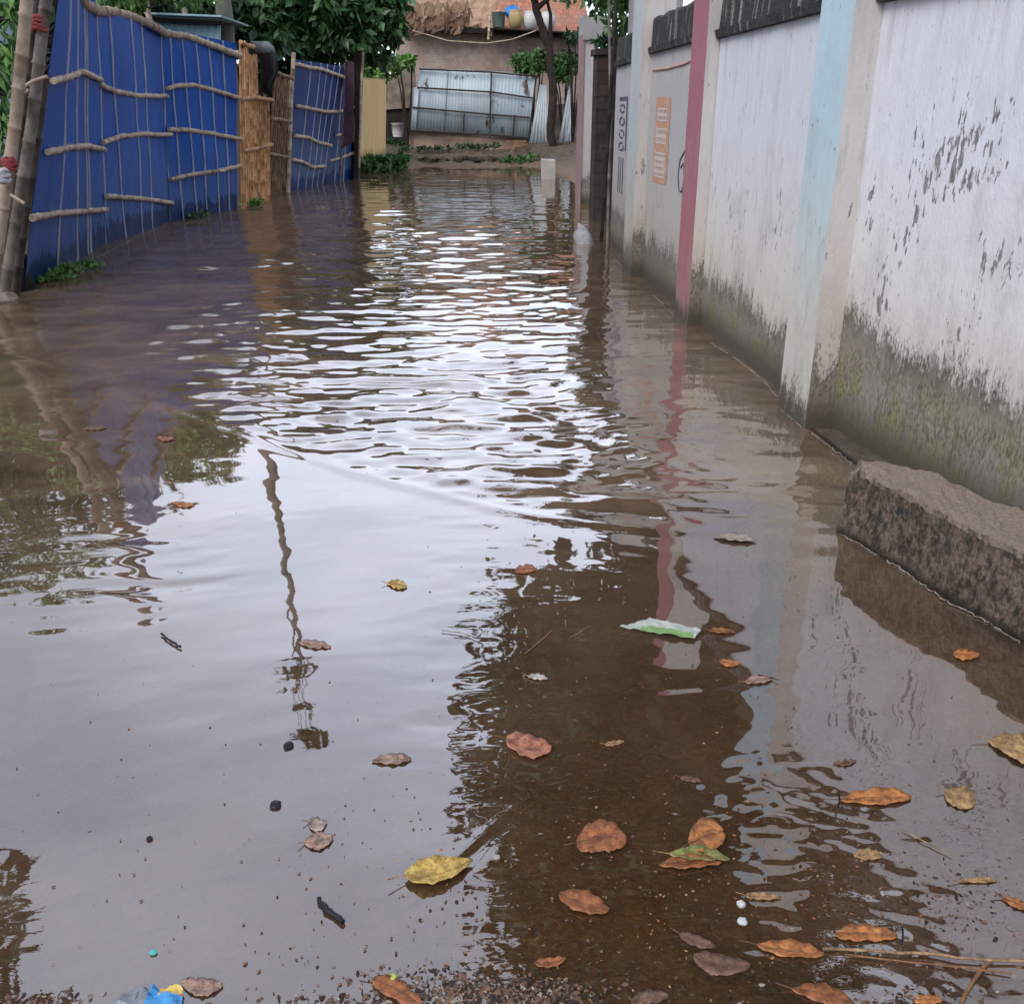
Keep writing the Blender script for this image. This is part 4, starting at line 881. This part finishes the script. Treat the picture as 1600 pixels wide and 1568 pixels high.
# leaning dark tree in front of the house
pts = [P(868, 252, 33.6), P(860, 200, 33.6), P(864, 140, 33.6), P(858, 80, 33.6), P(848, 45, 33.6), P(838, 15, 33.6), P(832, -20, 33.6)]
tree('leaning_tree', 'dark crooked tree trunk with sparse leaves in front of the tiled house', tuple(pts[0]), [tuple(p) for p in pts], .15, .11,
     [(*P(845, -35, 33.6), 1.2, 1.0, .6), (*P(885, -8, 33.4), .5, .4, .3)], 700, .2, M['leaf_mid'], M['bark_dark'], 5)
def bush(px, py, Y, rx, rz, n, size, label, mat, seed, name='bush'):
    c = P(px, py, Y); b = thing(name, label, 'bush', (c.x, Y, .6))
    st = MB()
    for k in range(6):
        e_ = c+Vector((random.uniform(-1, 1)*rx*.7, random.uniform(-.3, .3), random.uniform(-.4, .8)*rz)); st.tube([Vector((c.x, Y, .4)), Vector((c.x, Y, .4)).lerp(e_, .6)+Vector((.05, 0, .1)), e_], [.04, .025, .01], 5)
    obj('stem', st, M['bark_dark'], b); obj('foliage', leaves([(c.x-rx*.45, Y, c.z, rx*.6, .5, rz*.8), (c.x+rx*.4, Y+.2, c.z+rz*.15, rx*.6, .5, rz*.75), (c.x, Y-.2, c.z-rz*.2, rx*.5, .4, rz*.6)], n, size, seed, .1, 2.4, .3), mat, b)
bush(590, 108, 32.5, .75, .6, 900, .2, 'leafy light green bush above the yellow wall', M['leaf_light'], 2)
bush(632, 98, 35.2, .55, .35, 420, .18, 'small green bush over the left corner of the tin gate', M['leaf_light'], 3)
bush(832, 100, 35.6, .75, .55, 900, .2, 'dark green bush left of the leaning trunk above the gate', M['leaf_mid'], 4)
bush(882, 105, 35.4, .6, .65, 800, .2, 'dark green bush right of the leaning trunk', M['leaf_mid'], 5)
bush(898, 60, 34.4, .35, .3, 200, .2, 'hanging dark leaves beside the tiled roof above the brick pier', M['leaf_dark'], 6)
# wires and thin poles in front of the house
m = MB(); m.tube([P(x, y, 36.5) for x, y in ((645, 48), (700, 64), (760, 68), (800, 62), (838, 48))], .02, 5); tag(obj('clothes_line', m, M['bamboo_rail'], None, loc=tuple(P(645, 48, 36.5))), 'sagging cord strung across the brick wall under the eave', 'cord')
m = MB(); m.bamboo([P(766, 22, 36.8), P(763, 62, 36.8)], .04, .4); tag(obj('short_post', m, M['bamboo_rail'], None, loc=tuple(P(763, 62, 36.8))), 'short pale post hanging at the eave in the middle of the house', 'post')

# ------------------------------------------------------------------ trees behind the left fence
def Pz(px, py, Y): p = P(px, py, Y); return tuple(p)
tree('dark_tree', 'big dense dark green tree overhanging the farther blue fence', (P(480, 300, 26).x-1.0, 26, 0), [(P(480, 300, 26).x-1.0, 26, 0), (P(480, 300, 26).x-.8, 26, 2.5), (P(500, 0, 26).x, 26, 4.6)], .22, .12,
     [(*P(410, 40, 23.5), .75, .8, .75), (*P(400, -10, 24), .9, 1., .8), (*P(475, 20, 24.5), 1.0, 1., .9), (*P(540, 35, 24.5), .9, .9, .8), (*P(590, 25, 25), .75, .8, .75), (*P(610, 5, 25), .55, .6, .6), (*P(510, 70, 24.8), .9, .8, .5), (*P(470, 75, 24.8), .9, .6, .5),
      (*P(450, -60, 25.5), 1.6, 1.5, 1.2), (*P(540, -50, 25.5), 1.2, 1.2, .8), (*P(430, 80, 24.6), .7, .5, .6), (*P(590, 75, 25.2), .45, .5, .35)], 9500, .27, M['leaf_tree'], M['bark_dark'], 9)
tree('dark_tree', 'shadowy evergreen massed behind the left blue fence', (-6.2, 17, 0), [(-6.2, 17, 0), (-6.1, 17, 2.), (-6, 17, 3.6)], .16, .1,
     [(-5.9, 17.5, 3.2, 1.0, 1.0, .9), (-7.2, 17.3, 3.9, 1.3, 1., 1.3), (-8.4, 16, 4.1, 1.4, 1.2, 1.3), (-5.5, 18.5, 3.9, 1.0, 1.0, .9), (-6.9, 16.0, 5.0, 1.2, 1.1, .9), (-5.6, 19, 5.0, 1.1, 1.0, .8), (*P(300, 0, 22.5), 1.5, .8, 1.0), (*P(215, 0, 22.5), 1.4, .8, 1.0), (*P(365, 10, 24), 1.0, .8, .9)], 13500, .18, M['leaf_dark'], M['bark_dark'], 12)
tree('broadleaf_tree', 'light green leafy tree behind the bamboo gate poles at far left', (-6.0, 11.6, 0), [(-6.0, 11.6, 0), (-5.9, 11.6, 1.4), (-5.8, 11.5, 2.6)], .09, .05,
     [(*P(2, 130, 10.6), .30, .4, .45), (*P(-12, 40, 10.8), .45, .5, .5), (*P(10, 15, 10.8), .3, .3, .3), (*P(-45, 150, 11), .6, .6, .8), (-5.4, 11.5, 4.0, .9, .8, .6), (-6.2, 11.8, 3.6, .9, .9, .9)], 2600, .17, M['leaf_light'], M['bark_dark'], 14, droop=.8, aspect=3.4)
tree('broadleaf_tree', 'bright green leaves over the top rail of the nearest blue sheets', (-6.3, 14.2, 0), [(-6.3, 14.2, 0), (-6.2, 14.2, 1.4), (-6.0, 14.2, 2.8)], .09, .05,
     [(*P(185, 5, 14.2), .32, .4, .3), (*P(150, -22, 14.2), .6, .5, .45), (*P(240, -48, 14.6), .6, .5, .35), (*P(300, -28, 17.6), .6, .5, .35), (*P(190, -70, 14.6), 1., .7, .6)], 2600, .16, M['leaf_light'], M['bark_dark'], 15, droop=.6, aspect=3)
def hedge(label, x0, y0, x1, y1, h, n, seed, size=.24, th=.6):
    b = thing('hedge', label, 'hedge', ((x0+x1)/2, (y0+y1)/2, 0)); k = 10; bl = []
    for i in range(k): t = (i+.5)/k; L__ = math.hypot(x1-x0, y1-y0)/k; bl.append((x0+(x1-x0)*t, y0+(y1-y0)*t, h*.45, max(th, abs(x1-x0)/k), max(th, abs(y1-y0)/k*.9), h*.62+.2*math.sin(i*2.3)))
    obj('foliage', leaves(bl, n, size, seed, .2, 2.2, .15), M['leaf_dark'], b); st = MB()
    for i in range(k): t = (i+.5)/k; x = x0+(x1-x0)*t; y = y0+(y1-y0)*t; st.tube([(x, y, -.1), (x+.05, y, h*.5), (x, y+.1, h*.9)], [.05, .035, .01], 5)
    obj('stem', st, M['bark_dark'], b)
hedge('dense dark hedge filling the yard behind the blue fence', -7.2, 9.5, -5.6, 24, 2.9, 9000, 41)
hedge('dense dark hedge behind the bamboo panels and the farther blue fence', -5.6, 21, -3.9, 31, 3.0, 7000, 42)
hedge('dark hedge closing the view left of the yellow wall', -9, 34.5, -2.3, 37.4, 3.2, 6000, 43, .26)
# tall slim tree by the fence whose bare top shows only in the water
bx = P(356, 60, 18.6)
tt_ = tree('tall_tree', 'straight grey tree trunk behind the right end of the nearest blue fence', (bx.x-.1, 18.6, 0), [(bx.x-.1, 18.6, -.1), (bx.x-.03, 18.6, 2.4), (bx.x, 18.6, 4.5), (bx.x+.1, 18.6, 7.5), (bx.x+.3, 18.6, 10.3)], .19, .035,
     [(bx.x+.35, 18.3, 11.6, .35, .3, .45), (bx.x+.2, 18.6, 10.2, .45, .4, .2)], 170, .26, M['leaf_dark'], M['bark'], 18)
# house of light blue tin behind the fence
th = thing('tin_shed', 'light blue tin shed seen over the nearest blue fence', 'shed', (P(295, 60, 17.6).x, 17.6, 0))
corr(th, [(232, 32), (345, 38), (345, 100), (232, 95)], 17.3, M['tin_aqua'], .1, .01, 'wall')
m = MB(); m.prism([P(225, 19, 17.0), P(346, 24, 17.0), P(346, 27, 17.0), P(225, 22, 17.0)], (0, 2.2, .03)); obj('roof', m, M['tin_aqua'], th)
m = MB(); m.tube([P(235, 31, 17.2), P(348, 37, 17.2)], .03, 6); obj('batten', m, M['dark_pole'], th)
for i, (a, b, c, d, lab) in enumerate(((222, -30, 234, 34, 'thin pale bamboo stake rising above the second blue sheet'), (283, -30, 293, 62, 'pale bamboo stake before the light blue shed'), (191, -30, 190, 24, 'slim brown stake above the joint of the blue sheets'))):
    m = MB(); Yp = (16.6, 18.2, 15.6)[i]; m.bamboo([P(a, b, Yp), P(c, d, Yp), P(c+1, d+280, Yp)], .045, .4); p = P(c, d+280, Yp); tag(obj('bamboo_stake', m, M['bamboo_rail'] if i < 2 else M['bamboo_brown'], None, loc=(p.x, Yp, 0)), lab, 'stake')
# light blue sheet far left behind poles
m = MB(); m.prism([P(-30, 40, 12.5), P(25, 40, 12.5), P(25, 460, 12.5), P(-30, 460, 12.5)], (0, .05, 0)); tag(obj('pale_sheet', m, M['tin_aqua'], None, loc=(P(0, 400, 12.5).x, 12.5, 0)), 'pale blue sheet glimpsed through leaves behind the bamboo poles at far left', 'sheet')

# ------------------------------------------------------------------ big trees beside the lane, seen mirrored in the water
tree('rain_tree', 'huge dark tree behind the whitewashed wall spreading high over the lane', (4.2, 11.5, 0), [(4.2, 11.5, -.1), (3.9, 11.4, 3), (3.2, 11.2, 6), (2.6, 11, 9)], .38, .16,
     [(1.45, 12.5, 5.6, 1.6, 1.6, 1.5), (1.5, 12.2, 8, 1.9, 1.8, 1.9), (2.2, 11, 10.6, 2.0, 2.0, 1.8), (3.6, 12.5, 6, 2.0, 1.8, 2.0), (4.3, 11, 9, 2.2, 2.2, 2.2), (1.4, 9.2, 9.2, 1.3, 1.6, 1.4), (2.9, 9, 8.5, 1.8, 1.6, 1.6), (5.5, 12.5, 6.2, 1.8, 2, 2), (1.3, 8.2, 11.0, 1.3, 1.5, 1.3),
      (3.2, 7.5, 10.5, 1.8, 1.6, 1.4)], 30000, .34, M['leaf_dark'], M['bark_dark'], 21)
tree('rain_tree', 'dark crown of a tree leaning in over the lane from the left, above the viewer', (-5.6, 4.6, 0), [(-5.6, 4.6, -.1), (-5.3, 4.7, 2), (-4.6, 4.9, 4)], .16, .1,
     [(-3.85, 5.3, 3.9, .75, .8, .7), (-3.9, 5.3, 5.3, .9, .9, .8), (-5.2, 5.2, 4.6, 1.1, 1., 1.0), (-4.3, 4.4, 6.2, 1.2, 1.0, .8)], 6000, .2, M['leaf_dark'], M['bark_dark'], 23)

# ------------------------------------------------------------------ fallen leaves and litter afloat
def leafm(name, c):
    m = Mat(name, .45, .5); n = m.noise(45, 4, .6); n2 = m.noise(140, 3, .6)
    cc = m.mix(m.rng(n, .38, .62), tuple(k*.42 for k in c), c); cc = m.mix(m.rng(n2, .52, .68, 0, .75), cc, tuple(k*.25 for k in c)); cc = m.mix(m.rng(m.noise(28, 3, .6, (4, 1, 0)), .58, .7, 0, .5), cc, (c[0]*1.25, c[1]*1.7, c[2]*1.6)); m.col(cc); m.bump(n2, .002); return m.m
LC = dict(orange=(.50, .19, .055), rust=(.36, .125, .04), tan=(.46, .28, .13), yellow=(.60, .40, .10), pink=(.40, .25, .20), brown=(.19, .10, .06), salmon=(.48, .19, .11), olive=(.24, .24, .07), pale=(.42, .34, .29), white=(.5, .47, .44))
LM = {k: leafm(k+'_dead_leaf', v) for k, v in LC.items()}
STEM = flat('dark_leaf_stalk', (.03, .02, .015))
def world_vec(px, py, dx, dy, z=0): return at(px+dx, py+dy, z)-at(px-dx, py-dy, z)
def fallen(px, py, lpx, wpx, ang, col, label, curl=.15, round_=0., stalk=True, tipx=1., seed=0, z=.004, rag=.06, name='fallen_leaf', cat='leaf'):
    """a real leaf lying on the water: length and width measured on the water plane"""
    g_ = random.Random(seed*13+int(px)); c = at(px, py, z)
    ca, sa = math.cos(R(ang)), math.sin(R(ang))
    ax = world_vec(px, py, lpx/2*ca, -lpx/2*sa, z); sx = world_vec(px, py, wpx/2*sa, wpx/2*ca, z)
    n = 22; W = []
    m = MB(); vs = []
    ph1, ph2, bend, skew = g_.uniform(0, 6), g_.uniform(0, 6), g_.uniform(-.22, .22), g_.uniform(.8, 1.2)
    bite = (g_.uniform(.2, .8), g_.choice((-1, 1)), g_.uniform(.0, .45)) if g_.random() < .6 else (9, 1, 0)
    for i in range(n+1):
        t = i/n; prof = math.sin(math.pi*(min(1, max(0, t*.97+.015))**skew))**(.55+.25*(1-round_))*(1 if round_ else (1.08-.25*t))
        row = []; wob = {-1: 1+.06*math.sin(t*7+ph1)+.02*math.sin(t*23+ph2), 1: 1+.06*math.sin(t*8+ph2)+.02*math.sin(t*21+ph1)}
        wob[bite[1]] *= 1-bite[2]*math.exp(-((t-bite[0])/.09)**2)
        for s in (-1, -.5, 0, .5, 1):
            w = prof*s*(1+g_.uniform(-rag, rag))*(wob[1] if s > 0 else wob[-1])
            p = c+ax*(t-.5)*2*.5+sx*(w*.5+bend*(1-(2*t-1)**2))
            hgt = ax.length*curl*(.35*abs(s)**1.5*prof+.22*(2*t-1)**2*g_.uniform(.6, 1.3))+.0022*math.sin(t*22+s*3)
            p.z = z+max(0, hgt)-(.0016 if s == 0 else 0); row.append(p)
        vs += row
    m.add(vs, [(i*5+j, i*5+j+1, (i+1)*5+j+1, (i+1)*5+j) for i in range(n) for j in range(4)], 0, True)
    root = thing(name, label, cat, (c.x, c.y, 0))
    o = obj('blade', m, LM[col] if col in LM else col, root); s_ = o.modifiers.new('t', 'SOLIDIFY'); s_.thickness = .0012
    v = MB(); rib = [vs[i*5+2]+Vector((0, 0, .0018)) for i in range(n+1)]; v.tube(rib, [.0009*(1-.6*i/n) for i in range(n+1)], 5)
    if stalk: v.tube([rib[0], rib[0]-ax*.12+sx*.04+Vector((0, 0, .004)), rib[0]-ax*.26+sx*.1+Vector((0, 0, .008))], .0013, 5)
    obj('stalk', v, LM['brown'] if col in ('rust', 'orange', 'brown', 'salmon') else LM['tan'], root)
    return root
LV = [
 (940, 1315, 78, 52, 5, 'rust', 'broad round rust brown leaf lying left of the orange one', .10, 1), (1104, 1310, 58, 54, 20, 'orange', 'round bright orange leaf resting against the green and red leaf', .16, 1),
 (1078, 1350, 98, 24, 2, 'rust', 'reddish leaf lying under the olive green one', .08, 0), (1092, 1340, 96, 24, -5, 'olive', 'olive green leaf lying just below the round orange leaf', .18, 0),
 (686, 1360, 108, 42, 14, 'yellow', 'large curled yellow tan leaf with a stalk pointing up right', .30, 0), (912, 1410, 82, 34, -18, 'rust', 'curled rust leaf with a pale folded edge below the round rust leaf', .14, .5),
 (1368, 1249, 112, 27, 2, 'orange', 'long slender orange leaf with an upright black stalk', .10, .5), (1500, 1246, 50, 36, -20, 'tan', 'small heart shaped brown leaf at the right', .12, 1),
 (1356, 1336, 44, 18, -3, 'tan', 'small squarish tan leaf piece', .10, 1), (1354, 1461, 96, 28, -2, 'orange', 'oval orange brown leaf just above the long reed', .08, .6),
 (1234, 1484, 106, 28, -8, 'orange', 'long orange brown leaf at the tip of the reed', .12, .4), (1510, 1022, 40, 17, -3, 'orange', 'little bright orange leaf floating near the kerb', .06, 1),
 (1590, 1172, 96, 44, -18, 'tan', 'torn pale tan leaf cut by the right edge', .12, .5), (826, 1164, 72, 36, -12, 'salmon', 'crumpled salmon red leaf in the middle of the brown water', .22, .8),
 (612, 1187, 62, 17, 3, 'pink', 'pinkish half sunk leaf at the edge of the mirrored sky', .08, .6), (822, 890, 34, 14, 3, 'rust', 'small oval rust leaf in the dark mirrored patch', .05, 1),
 (620, 914, 32, 14, -10, 'yellow', 'small yellow leaf on the mirrored sky', .10, .5), (492, 1007, 50, 13, -8, 'pink', 'pale pink leaf with a dark tip on the mirrored sky', .08, .7),
 (498, 1311, 46, 26, 12, 'pink', 'dim pink leaf just under the surface, lower of a pair', .02, 1), (496, 1283, 30, 22, 0, 'pale', 'dim pale leaf just under the surface, upper of a pair', .02, 1),
 (286, 787, 36, 8, -6, 'orange', 'thin orange leaf left of the rippled sky', .06, .4), (258, 684, 28, 7, -4, 'rust', 'tiny rust leaf near the end of the long wake', .05, .6),
 (148, 669, 38, 7, 4, 'brown', 'thin brown leaf floating farthest to the left', .05, .6), (1140, 1034, 32, 12, -8, 'orange', 'small orange leaf below the green wrapper', .06, .6),
 (1186, 1062, 44, 14, 8, 'pink', 'pinkish leaf crossed by a black twig', .05, .6), (1128, 986, 42, 8, -4, 'rust', 'thin dark red leaf beside the right end of the green wrapper', .08, .3),
 (1148, 841, 66, 11, -6, 'pale', 'whitish curled leaf in the dark wake near the kerb end', .14, .5), (1588, 1412, 50, 14, -24, 'orange', 'bright orange leaf at the right edge above the reed', .08, .5),
 (1285, 1556, 100, 30, -14, 'rust', 'large wet red brown leaf at the bottom right', .05, .6), (316, 1536, 64, 28, -3, 'pink', 'dull pink sunken leaf beside the blue wrapper', .03, 1),
 (622, 1552, 92, 34, -30, 'rust', 'dark red leaf half sunk at the bottom centre', .08, .6), (1192, 1400, 56, 11, -3, 'tan', 'thin tan leaf sliver above the white bits', .06, .4),
 (1128, 1500, 90, 34, -10, 'brown', 'dim brown sunken leaf left of the reed tip', .02, .6), (840, 1058, 32, 9, -8, 'white', 'small whitish leaf scrap in the brown water', .10, .6),
 (1528, 1376, 60, 8, 1, 'tan', 'narrow tan strip of leaf near the right edge', .05, .3), (1016, 1560, 60, 24, 10, 'brown', 'brown leaf cut by the bottom edge', .06, .6),
 (1450, 1562, 44, 16, 0, 'orange', 'small orange leaf touching the bottom edge at right', .06, .8), (1090, 1468, 60, 18, -20, 'brown', 'faint brown leaf among the specks left of the reed', .03, .5),
 (860, 1500, 50, 16, 8, 'rust', 'small rust leaf among the litter at bottom centre', .08, .6), (1080, 1218, 34, 9, -10, 'brown', 'tiny brown leaf at the edge of the wind ruffled patch', .06, .5),
 (960, 1160, 30, 8, 10, 'tan', 'tiny tan leaf right of the crumpled salmon leaf', .06, .5), (1320, 1190, 36, 9, 6, 'brown', 'small brown leaf in the grey ruffled water', .06, .5),
]
for i, (x, y, l, w, a, c, lab, cu, ro) in enumerate(LV): fallen(x, y, l, w, a, c, lab, cu, ro, stalk=(i % 3 != 2), seed=i, z=.0036 if i != 11 else .008)
def stick(pts, r, mat, label, name='twig', z=.006, cat='twig'):
    m = MB(); q = [at(x, y, z if len(p_) == 0 else p_[0]) for x, y, *p_ in pts]; f = []
    for a, b in zip(q, q[1:]):
        for j in range(4): f.append(a.lerp(b, j/4)+Vector((random.uniform(-1, 1), random.uniform(-1, 1), 0))*r*.5)
    f.append(q[-1]); m.tube(f, [r*random.uniform(.7, 1.15) for _ in f], 6); tag(obj(name, m, mat, None, loc=(q[0].x, q[0].y, 0)), label, cat)
BLK = flat('wet_black_wood', (.015, .015, .018), .4); REED = leafm('wet_tan_reed', (.36, .22, .12)); TW = leafm('brown_twig', (.30, .14, .06))
stick([(1285, 1482), (1360, 1485), (1450, 1490), (1540, 1499), (1640, 1503)], .0035, REED, 'long tan reed lying across the bottom right', 'reed', .008, 'reed')
stick([(1320, 1490), (1400, 1500), (1480, 1508), (1580, 1520)], .002, TW, 'thin brown stem lying just below the long reed')
stick([(497, 1404), (510, 1420), (536, 1440)], .0062, BLK, 'stubby black stick on the mirrored sky at bottom left centre', 'charred_stick')
stick([(252, 990), (266, 1000), (282, 1010)], .004, BLK, 'short black splinter floating at the left')
stick([(820, 1021), (842, 1003), (862, 985)], .0018, TW, 'thin orange brown twig slanting in the brown water, left of two')
stick([(890, 996), (905, 988), (922, 978)], .0016, TW, 'thin orange brown twig slanting in the brown water, right of two')
stick([(690, 984), (720, 988), (745, 996)], .002, LM['pale'], 'pale straw lying along the edge of the mirrored tree')
stick([(1184, 1054), (1200, 1056), (1217, 1062)], .0015, BLK, 'black twig lying across the pinkish leaf')
stick([(1310, 1238, .035), (1312, 1252, .004), (1308, 1262, .004)], .0022, BLK, 'upright black stalk left of the long orange leaf')
stick([(1410, 1448, .03), (1411, 1464, .004), (1408, 1472, .004)], .0022, BLK, 'upright black stalk right of the oval orange brown leaf')
stick([(1410, 1295), (1440, 1312), (1488, 1336)], .0018, leafm('green_stem', (.30, .24, .10)), 'slender straw coloured stem pointing at the right edge')
stick([(250, 755), (254, 768)], .0022, LM['yellow'], 'short upright straw in the green mirrored patch')
stick([(1500, 1568), (1530, 1520), (1545, 1500)], .0035, TW, 'forked wet root near the bottom right corner')
for i, (x, y, s_, lab) in enumerate(((452, 1166, .014, 'black seed pod on the mirrored sky, upper of two'), (430, 1259, .014, 'black seed pod on the mirrored sky, lower of two'), (234, 1311, .007, 'tiny black speck of bark far left of the black stick'), (614, 1528, .009, 'small yellow green berry at the bottom centre'), (776, 1340, .008, 'small grey pebble right of the curled yellow leaf'), (1160, 1440, .01, 'white paper scrap near the bottom, lower of two'), (1158, 1413, .01, 'white paper scrap near the bottom, upper of two'), (240, 1489, .007, 'tiny turquoise plastic bit at bottom left'))):
    mats = [BLK, BLK, BLK, flat('berry_green', (.45, .55, .12)), M['stone'], M['white_pl'], M['white_pl'], flat('turquoise', (.1, .5, .42))]
    stone(['seed_pod', 'seed_pod', 'bark_bit', 'berry', 'pebble', 'paper_scrap', 'paper_scrap', 'plastic_bit'][i], x, y, s_, lab, mats[i], ['seed pod', 'seed pod', 'bark', 'berry', 'pebble', 'paper', 'paper', 'plastic'][i], i, .003, .5)
for o_ in list(COL.objects):
    n_ = o_.name.split('.')[0]; gs = dict(fallen_leaf='fallen leaves on the floodwater', bamboo_pole='bamboo gate poles at the far left', cane_tie='cane ties on the gate poles', bamboo_stake='stakes rising behind the blue fence', clay_pot='pots on the eave shelf', bush='bushes at the lane end', tin_sheet='tin sheets leaning at the lane end', twig='twigs on the floodwater', rain_tree='big trees beside the lane', weed_clump='weed clumps at the water edge', hedge='hedges in the yards', seed_pod='seed pods afloat', paper_scrap='paper scraps afloat')
    if n_ in gs and o_.parent is None and 'kind' not in o_: o_['group'] = gs[n_]
# wrappers
def wrapper(name, label, pix, mats, amp=.012, seed=0, z=.008, NU=22, NV=8, mif=None):
    TL, TR, BR, BL = [at(x, y, z) for x, y in pix]; m = MB(); vs = []
    for v in range(NV+1):
        for u in range(NU+1):
            p = BL.lerp(BR, u/NU).lerp(TL.lerp(TR, u/NU), v/NV); q = mnoise.noise_vector(Vector((u*.22+seed, v*.5, 0)))
            e_ = mnoise.noise_vector(p*60)*.004; vs.append(p+e_+Vector((q.x*.3, q.y*.5, abs(q.z)*1.5))*amp)
    for v in range(NV):
        for u in range(NU): k = v*(NU+1)+u; m.add([vs[k], vs[k+1], vs[k+NU+2], vs[k+NU+1]], [(0, 1, 2, 3)], mif(u/NU, v/NV) if mif else 0, True)
    o = obj(name, m, mats, None, loc=tuple(BL)); tag(o, label, 'wrapper'); return o
gw, ww = flat('lime_green_film', (.20, .34, .13), .3), flat('milky_film', (.42, .45, .42), .25)
wrapper('plastic_wrapper', 'crumpled white and lime green plastic wrapper floating in the middle right', [(1015, 966), (1096, 984), (1086, 999), (968, 981)], [ww, gw], .012, 2, .006, mif=lambda u, v: 1 if v < .42 and .2 < u < .95 else 0)
bw = [flat('sky_blue_film', (.07, .30, .62), .35), flat('yellow_film', (.75, .55, .15), .35), flat('grey_foil', (.22, .24, .28), .3), flat('red_film', (.6, .1, .1), .35)]
wrapper('snack_wrapper', 'blue and yellow snack wrapper with silver end cut by the bottom edge', [(200, 1548), (282, 1540), (288, 1580), (165, 1585)], bw, .016, 5, .006, mif=lambda u, v: 2 if u < .45 else (1 if v > .55 and u > .6 else (3 if u > .92 and v > .4 else 0)))
# fine litter: uncountable bits afloat and the mat of wet leaf crumbs at the bottom
def crumbs(name, label, spots, mats, size, seed, z=.003, wmax=.5):
    g_ = random.Random(seed); m = MB()
    for (cx, cy, rx, ry, n) in spots:
        for _ in range(n):
            x = g_.gauss(cx, rx); y = g_.gauss(cy, ry)
            if y > 1600 or y < 560: continue
            p = at(x, y, z); a = g_.uniform(0, 6.3); s_ = size*g_.uniform(.4, 1.6); w_ = s_*g_.uniform(.15, wmax)
            d = Vector((math.cos(a), math.sin(a), g_.uniform(-.1, .22)))*s_; e_ = Vector((-math.sin(a), math.cos(a), g_.uniform(-.25, .25)))*w_
            k_ = g_.choice((5, 6, 7)); ring = [p+(d*math.cos(6.283*q/k_)+e_*math.sin(6.283*q/k_))*g_.uniform(.55, 1.1) for q in range(k_)]
            m.add(ring+[p+Vector((0, 0, w_*.12))], [(q, (q+1) % k_, k_) for q in range(k_)], g_.randrange(len(mats)))
    tag(obj(name, m, mats), label, 'litter', kind='stuff')
crumbs('floating_specks', 'fine straw and leaf specks scattered over the brown water', [(1000, 1420, 300, 110, 750), (1000, 1100, 160, 130, 200), (850, 950, 110, 90, 110), (1350, 1420, 190, 90, 420), (1250, 1000, 160, 60, 70), (300, 1300, 260, 170, 110), (200, 720, 200, 60, 40), (640, 1540, 220, 40, 160)], [LM['brown'], LM['brown'], LM['tan'], LM['rust'], STEM, LM['brown'], STEM], .0036, 5, .002, .9)
crumbs('leaf_mulch', 'mat of wet grey brown leaf crumbs at the bottom centre', [(760, 1548, 70, 13, 620), (860, 1556, 55, 12, 280), (700, 1524, 70, 10, 90), (560, 1562, 90, 7, 90), (1330, 1545, 120, 18, 300), (1480, 1400, 60, 30, 140), (40, 1562, 60, 8, 90), (880, 1262, 40, 30, 20)], [LM['brown'], STEM, LM['pale'], LM['brown'], STEM, LM['brown'], STEM, LM['brown'], LM['brown'], STEM], .0062, 6, .0006, .8)
